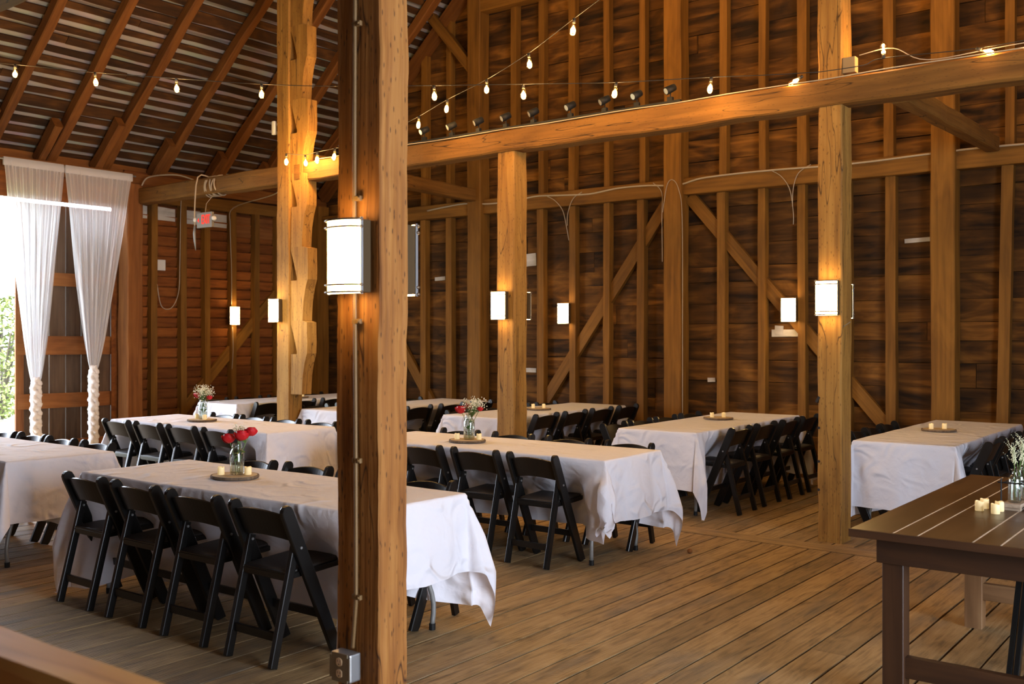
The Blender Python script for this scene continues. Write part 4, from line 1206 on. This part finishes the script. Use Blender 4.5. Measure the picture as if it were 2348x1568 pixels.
cable([(-5.98, YB - .25, GZ - .3), (-5.92, YB - .25, GZ + .02), (-5.84, YB - .25, GZ + .08), (-5.76, YB - .25, GZ - .05), (-5.715, YB - .25, GZ - .4), (-5.71, YB - .25, 1.6), (-5.71, YB - .25, .6)], 'white cable looping over and down the right edge of the wide wall post', .0045)
cable([(-4.62, yc, GZ + .08), (-4.50, yc, GZ + .0), (-4.40, yc, GZ - .16), (-4.36, yc, GZ - .42), (-4.36, yc, GZ - .55)], 'white cable dropping to the right back wall sconce, left strand', .0045)
cable([(-4.16, yc, GZ + .10), (-4.30, yc, GZ + .02), (-4.36, yc, GZ - .14), (-4.37, yc, GZ - .35)], 'short white cable curving back up above the right back wall sconce', .0045)
cable([(XL + .12, 8.35, 3.55), (XL + .13, 8.33, 3.2), (XL + .13, 8.32, 2.6), (XL + .13, 8.30, 2.2), (XL + .11, 8.2, 1.98), (XL + .10, 8.05, 2.0), (XL + .10, 7.98, 2.3)], 'pale cable looping under the white box on the left wall', .006)
cable([(-9.4, 7.85, 3.42), (-10.6, 8.6, 3.46), (XL + .3, 9.1, 3.45), (XL + .13, 9.17, 3.2), (XL + .12, 9.2, 2.6), (XL + .12, 9.2, 2.05)], 'pale cable arching from the tie beam down to the left wall sconce', .007)
cable([(XL + .12, 9.22, 1.72), (XL + .12, 9.23, 1.4), (XL + .12, 9.21, 1.1)], 'thin cable hanging below the left wall sconce', .005)
cable([(XL + .3, 7.62, 3.60), (XL + .35, 7.7, 3.72), (XL + .9, 7.75, 3.70), (XL + 1.3, 7.8, 3.58)], 'pale cable lying over the left end of the tie beam', .010)
cable([(-2.55, 7.63, 3.72), (-2.3, 7.63, 3.73), (-2.05, 7.62, 3.60), (-1.5, 7.6, 3.605), (-.5, 7.6, 3.61)], 'thin wire running off the bracket to the right along the tie beam', .004, 'rope')
bm = bmesh.new(); box(bm, (XL + .06, 8.06, 2.57), (.05, .13, .15), None, .008)
tag(obj('junction_box', bm, M['whitebox']), 'white plastic box mounted on the reddish left wall siding', 'box')
bm = bmesh.new(); box(bm, (-2.63, 7.66, 3.66), (.10, .07, .12), None, .006)
tag(obj('bracket_box', bm, plain('tan_painted_metal', (.28, .19, .09), 0.5)), 'small tan metal box where the peg-hole post meets the tie beam', 'box')
bm = bmesh.new(); box(bm, (-9.36, 7.6, 4.02), (.05, .04, .16), None, .01)
tag(obj('sensor_box', bm, M['whitebox']), 'small pale box fixed to the left of the notched timber post high up', 'box')

# rope wound round the tie beam
rp = []
for i in range(5 * 10 + 1):
    a = i / 10 * 2 * math.pi; rp.append((-10.74 + i * .0055 + .02 * math.sin(i), 7.70 + .118 * math.sin(a), 3.465 + .125 * math.cos(a)))
cable([(-10.82, 7.54, 2.96), (-10.82, 7.54, 3.2), (-10.80, 7.57, 3.58)] + rp, 'tan rope wound around the tie beam above the exit sign with one end hanging', .009, 'rope', 'rope', 3, 'rope')
bm = bmesh.new(); tube(bm, [(-10.82, 7.54, 2.97), (-10.83, 7.54, 2.88), (-10.82, 7.54, 2.78), (-10.80, 7.54, 2.66)], [.011, .017, .014, .005], 8)
tag(obj('rope_end', bm, M['greymetal'], None, True), 'grey taped end hanging from the tan rope beside the exit sign', 'rope')

# exit sign
es = tag(empty('exit_sign', (-10.63, 7.56, 3.03)), 'white exit sign with glowing red EXIT letters hanging under the tie beam', 'sign')
bm = bmesh.new(); box(bm, (0, 0, 0), (.31, .035, .19), None, .005); obj('sign_body', bm, plain('beige_sign_body', (.17, .14, .10), 0.5), es)
fc = bpy.data.curves.new('exit_letters', 'FONT'); fc.body = 'EXIT'; fc.size = .135; fc.align_x = 'CENTER'; fc.align_y = 'CENTER'; fc.extrude = .003; fc.space_character = .95; fc.offset = .001
fo = bpy.data.objects.new('exit_letters', fc); fo.parent = es; fo.location = (.035, -.021, 0); fo.rotation_euler = (R(90), 0, 0); fo.scale = (.66, 1.2, 1); fc.materials.append(M['exit']); COL.objects.link(fo)
bpy.context.view_layer.update()
me_ = bpy.data.meshes.new_from_object(fo.evaluated_get(bpy.context.evaluated_depsgraph_get()))
lo = bpy.data.objects.new('letters', me_); lo.parent = es; lo.location = fo.location; lo.rotation_euler = fo.rotation_euler; lo.scale = fo.scale; COL.objects.link(lo); bpy.data.objects.remove(fo)
bm = bmesh.new(); vs = [bm.verts.new(p) for p in ((-.135, -.0195, 0), (-.105, -.0195, .028), (-.105, -.0195, -.028))]; bm.faces.new(vs)
r_ = bmesh.ops.extrude_face_region(bm, geom=bm.faces[:]); bmesh.ops.translate(bm, vec=(0, -.003, 0), verts=[v for v in r_['geom'] if isinstance(v, bmesh.types.BMVert)])
obj('arrow', bm, M['exit'], es)
for sx in (-1, 1):
    bm = bmesh.new(); bmesh.ops.create_uvsphere(bm, u_segments=12, v_segments=8, radius=.03, matrix=Matrix.Translation((sx * .19, -.01, .01))); obj('lamp_head', bm, M['whitebox'], es, True)
bm = bmesh.new(); tube(bm, [(.0, 0, .09), (.02, .0, .2), (.05, .05, .28), (.05, .1, .33)], .003, 5); obj('hanging_wire', bm, M['cable'], es)

# ------------------------------------------------------------------ conduit and outlet on the near post
cd = tag(empty('flexible_conduit', (-2.70, 2.566, 0)), 'ribbed metal conduit running down the near post to the outlet box', 'conduit')
bm = bmesh.new(); zs = []
zz = .45
pts = []; rad = []
while zz < 4.6:
    for q, rr in ((0, .0066), (.005, .0080)):
        z_ = zz + q; pts.append((.004 * math.sin(z_ * 2.1) - (.018 * max(0, (.62 - z_) / .18)), 0, z_)); rad.append(rr)
    zz += .010
tube(bm, pts, rad, 8); obj('hose', bm, M['brass'], cd, True)
for zz in (2.74, 2.10, 1.65, 1.14, .64):
    bm = bmesh.new(); box(bm, (.008, .001, zz), (.042, .014, .018), None, .002); tube(bm, [(.022, -.004, zz), (.022, -.012, zz)], .005, 8); obj('strap', bm, M['brass'], cd)
ob = tag(empty('outlet_box', (-2.728, 2.572, .388)), 'square metal outlet box with two receptacles low on the near post', 'outlet')
bm = bmesh.new(); box(bm, (0, -.027, 0), (.102, .054, .102), None, .006); obj('metal_box', bm, M['steel'], ob)
bm = bmesh.new()
o_ = [(-.052, -.04), (-.052, .04), (-.040, .04), (-.040, .052), (.040, .052), (.040, .04), (.052, .04), (.052, -.04), (.040, -.04), (.040, -.052), (-.040, -.052), (-.040, -.04)]
ring_strip(bm, [[(x, -.055, z_) for x, z_ in o_], [(x, -.059, z_) for x, z_ in o_]]); obj('cover_plate', bm, M['plate'], ob)
for s in (-1, 1):
    bm = bmesh.new()
    q_ = [(.017 * max(-.85, min(.85, math.cos(a))) , .0155 * math.sin(a) + s * .021) for a in (6.2832 * i / 20 for i in range(20))]
    ring_strip(bm, [[(x, -.059, z_) for x, z_ in q_], [(x, -.0615, z_) for x, z_ in q_]]); rc = obj('receptacle', bm, M['outlet'], ob)
    bm = bmesh.new()
    for sx in (-1, 1): box(bm, (sx * .0065, -.0618, s * .021 + .004), (.0018, .001, .008))
    tube(bm, [(0, -.0612, s * .021 - .008), (0, -.0624, s * .021 - .008)], .0026, 8)
    obj('slots', bm, M['darkhole'], rc)

# small things on the floor
bm = bmesh.new(); bmesh.ops.create_uvsphere(bm, u_segments=12, v_segments=8, radius=.018, matrix=Matrix.Translation((0, 0, .018)) @ Matrix.Diagonal((1.1, 1, .95, 1)))
o = obj('walnut', bm, M['ledge'], None, True); o.location = (-3.45, 6.62, .0)
tag(o, 'small brown nut lying on the floorboards before the candle table', 'nut')
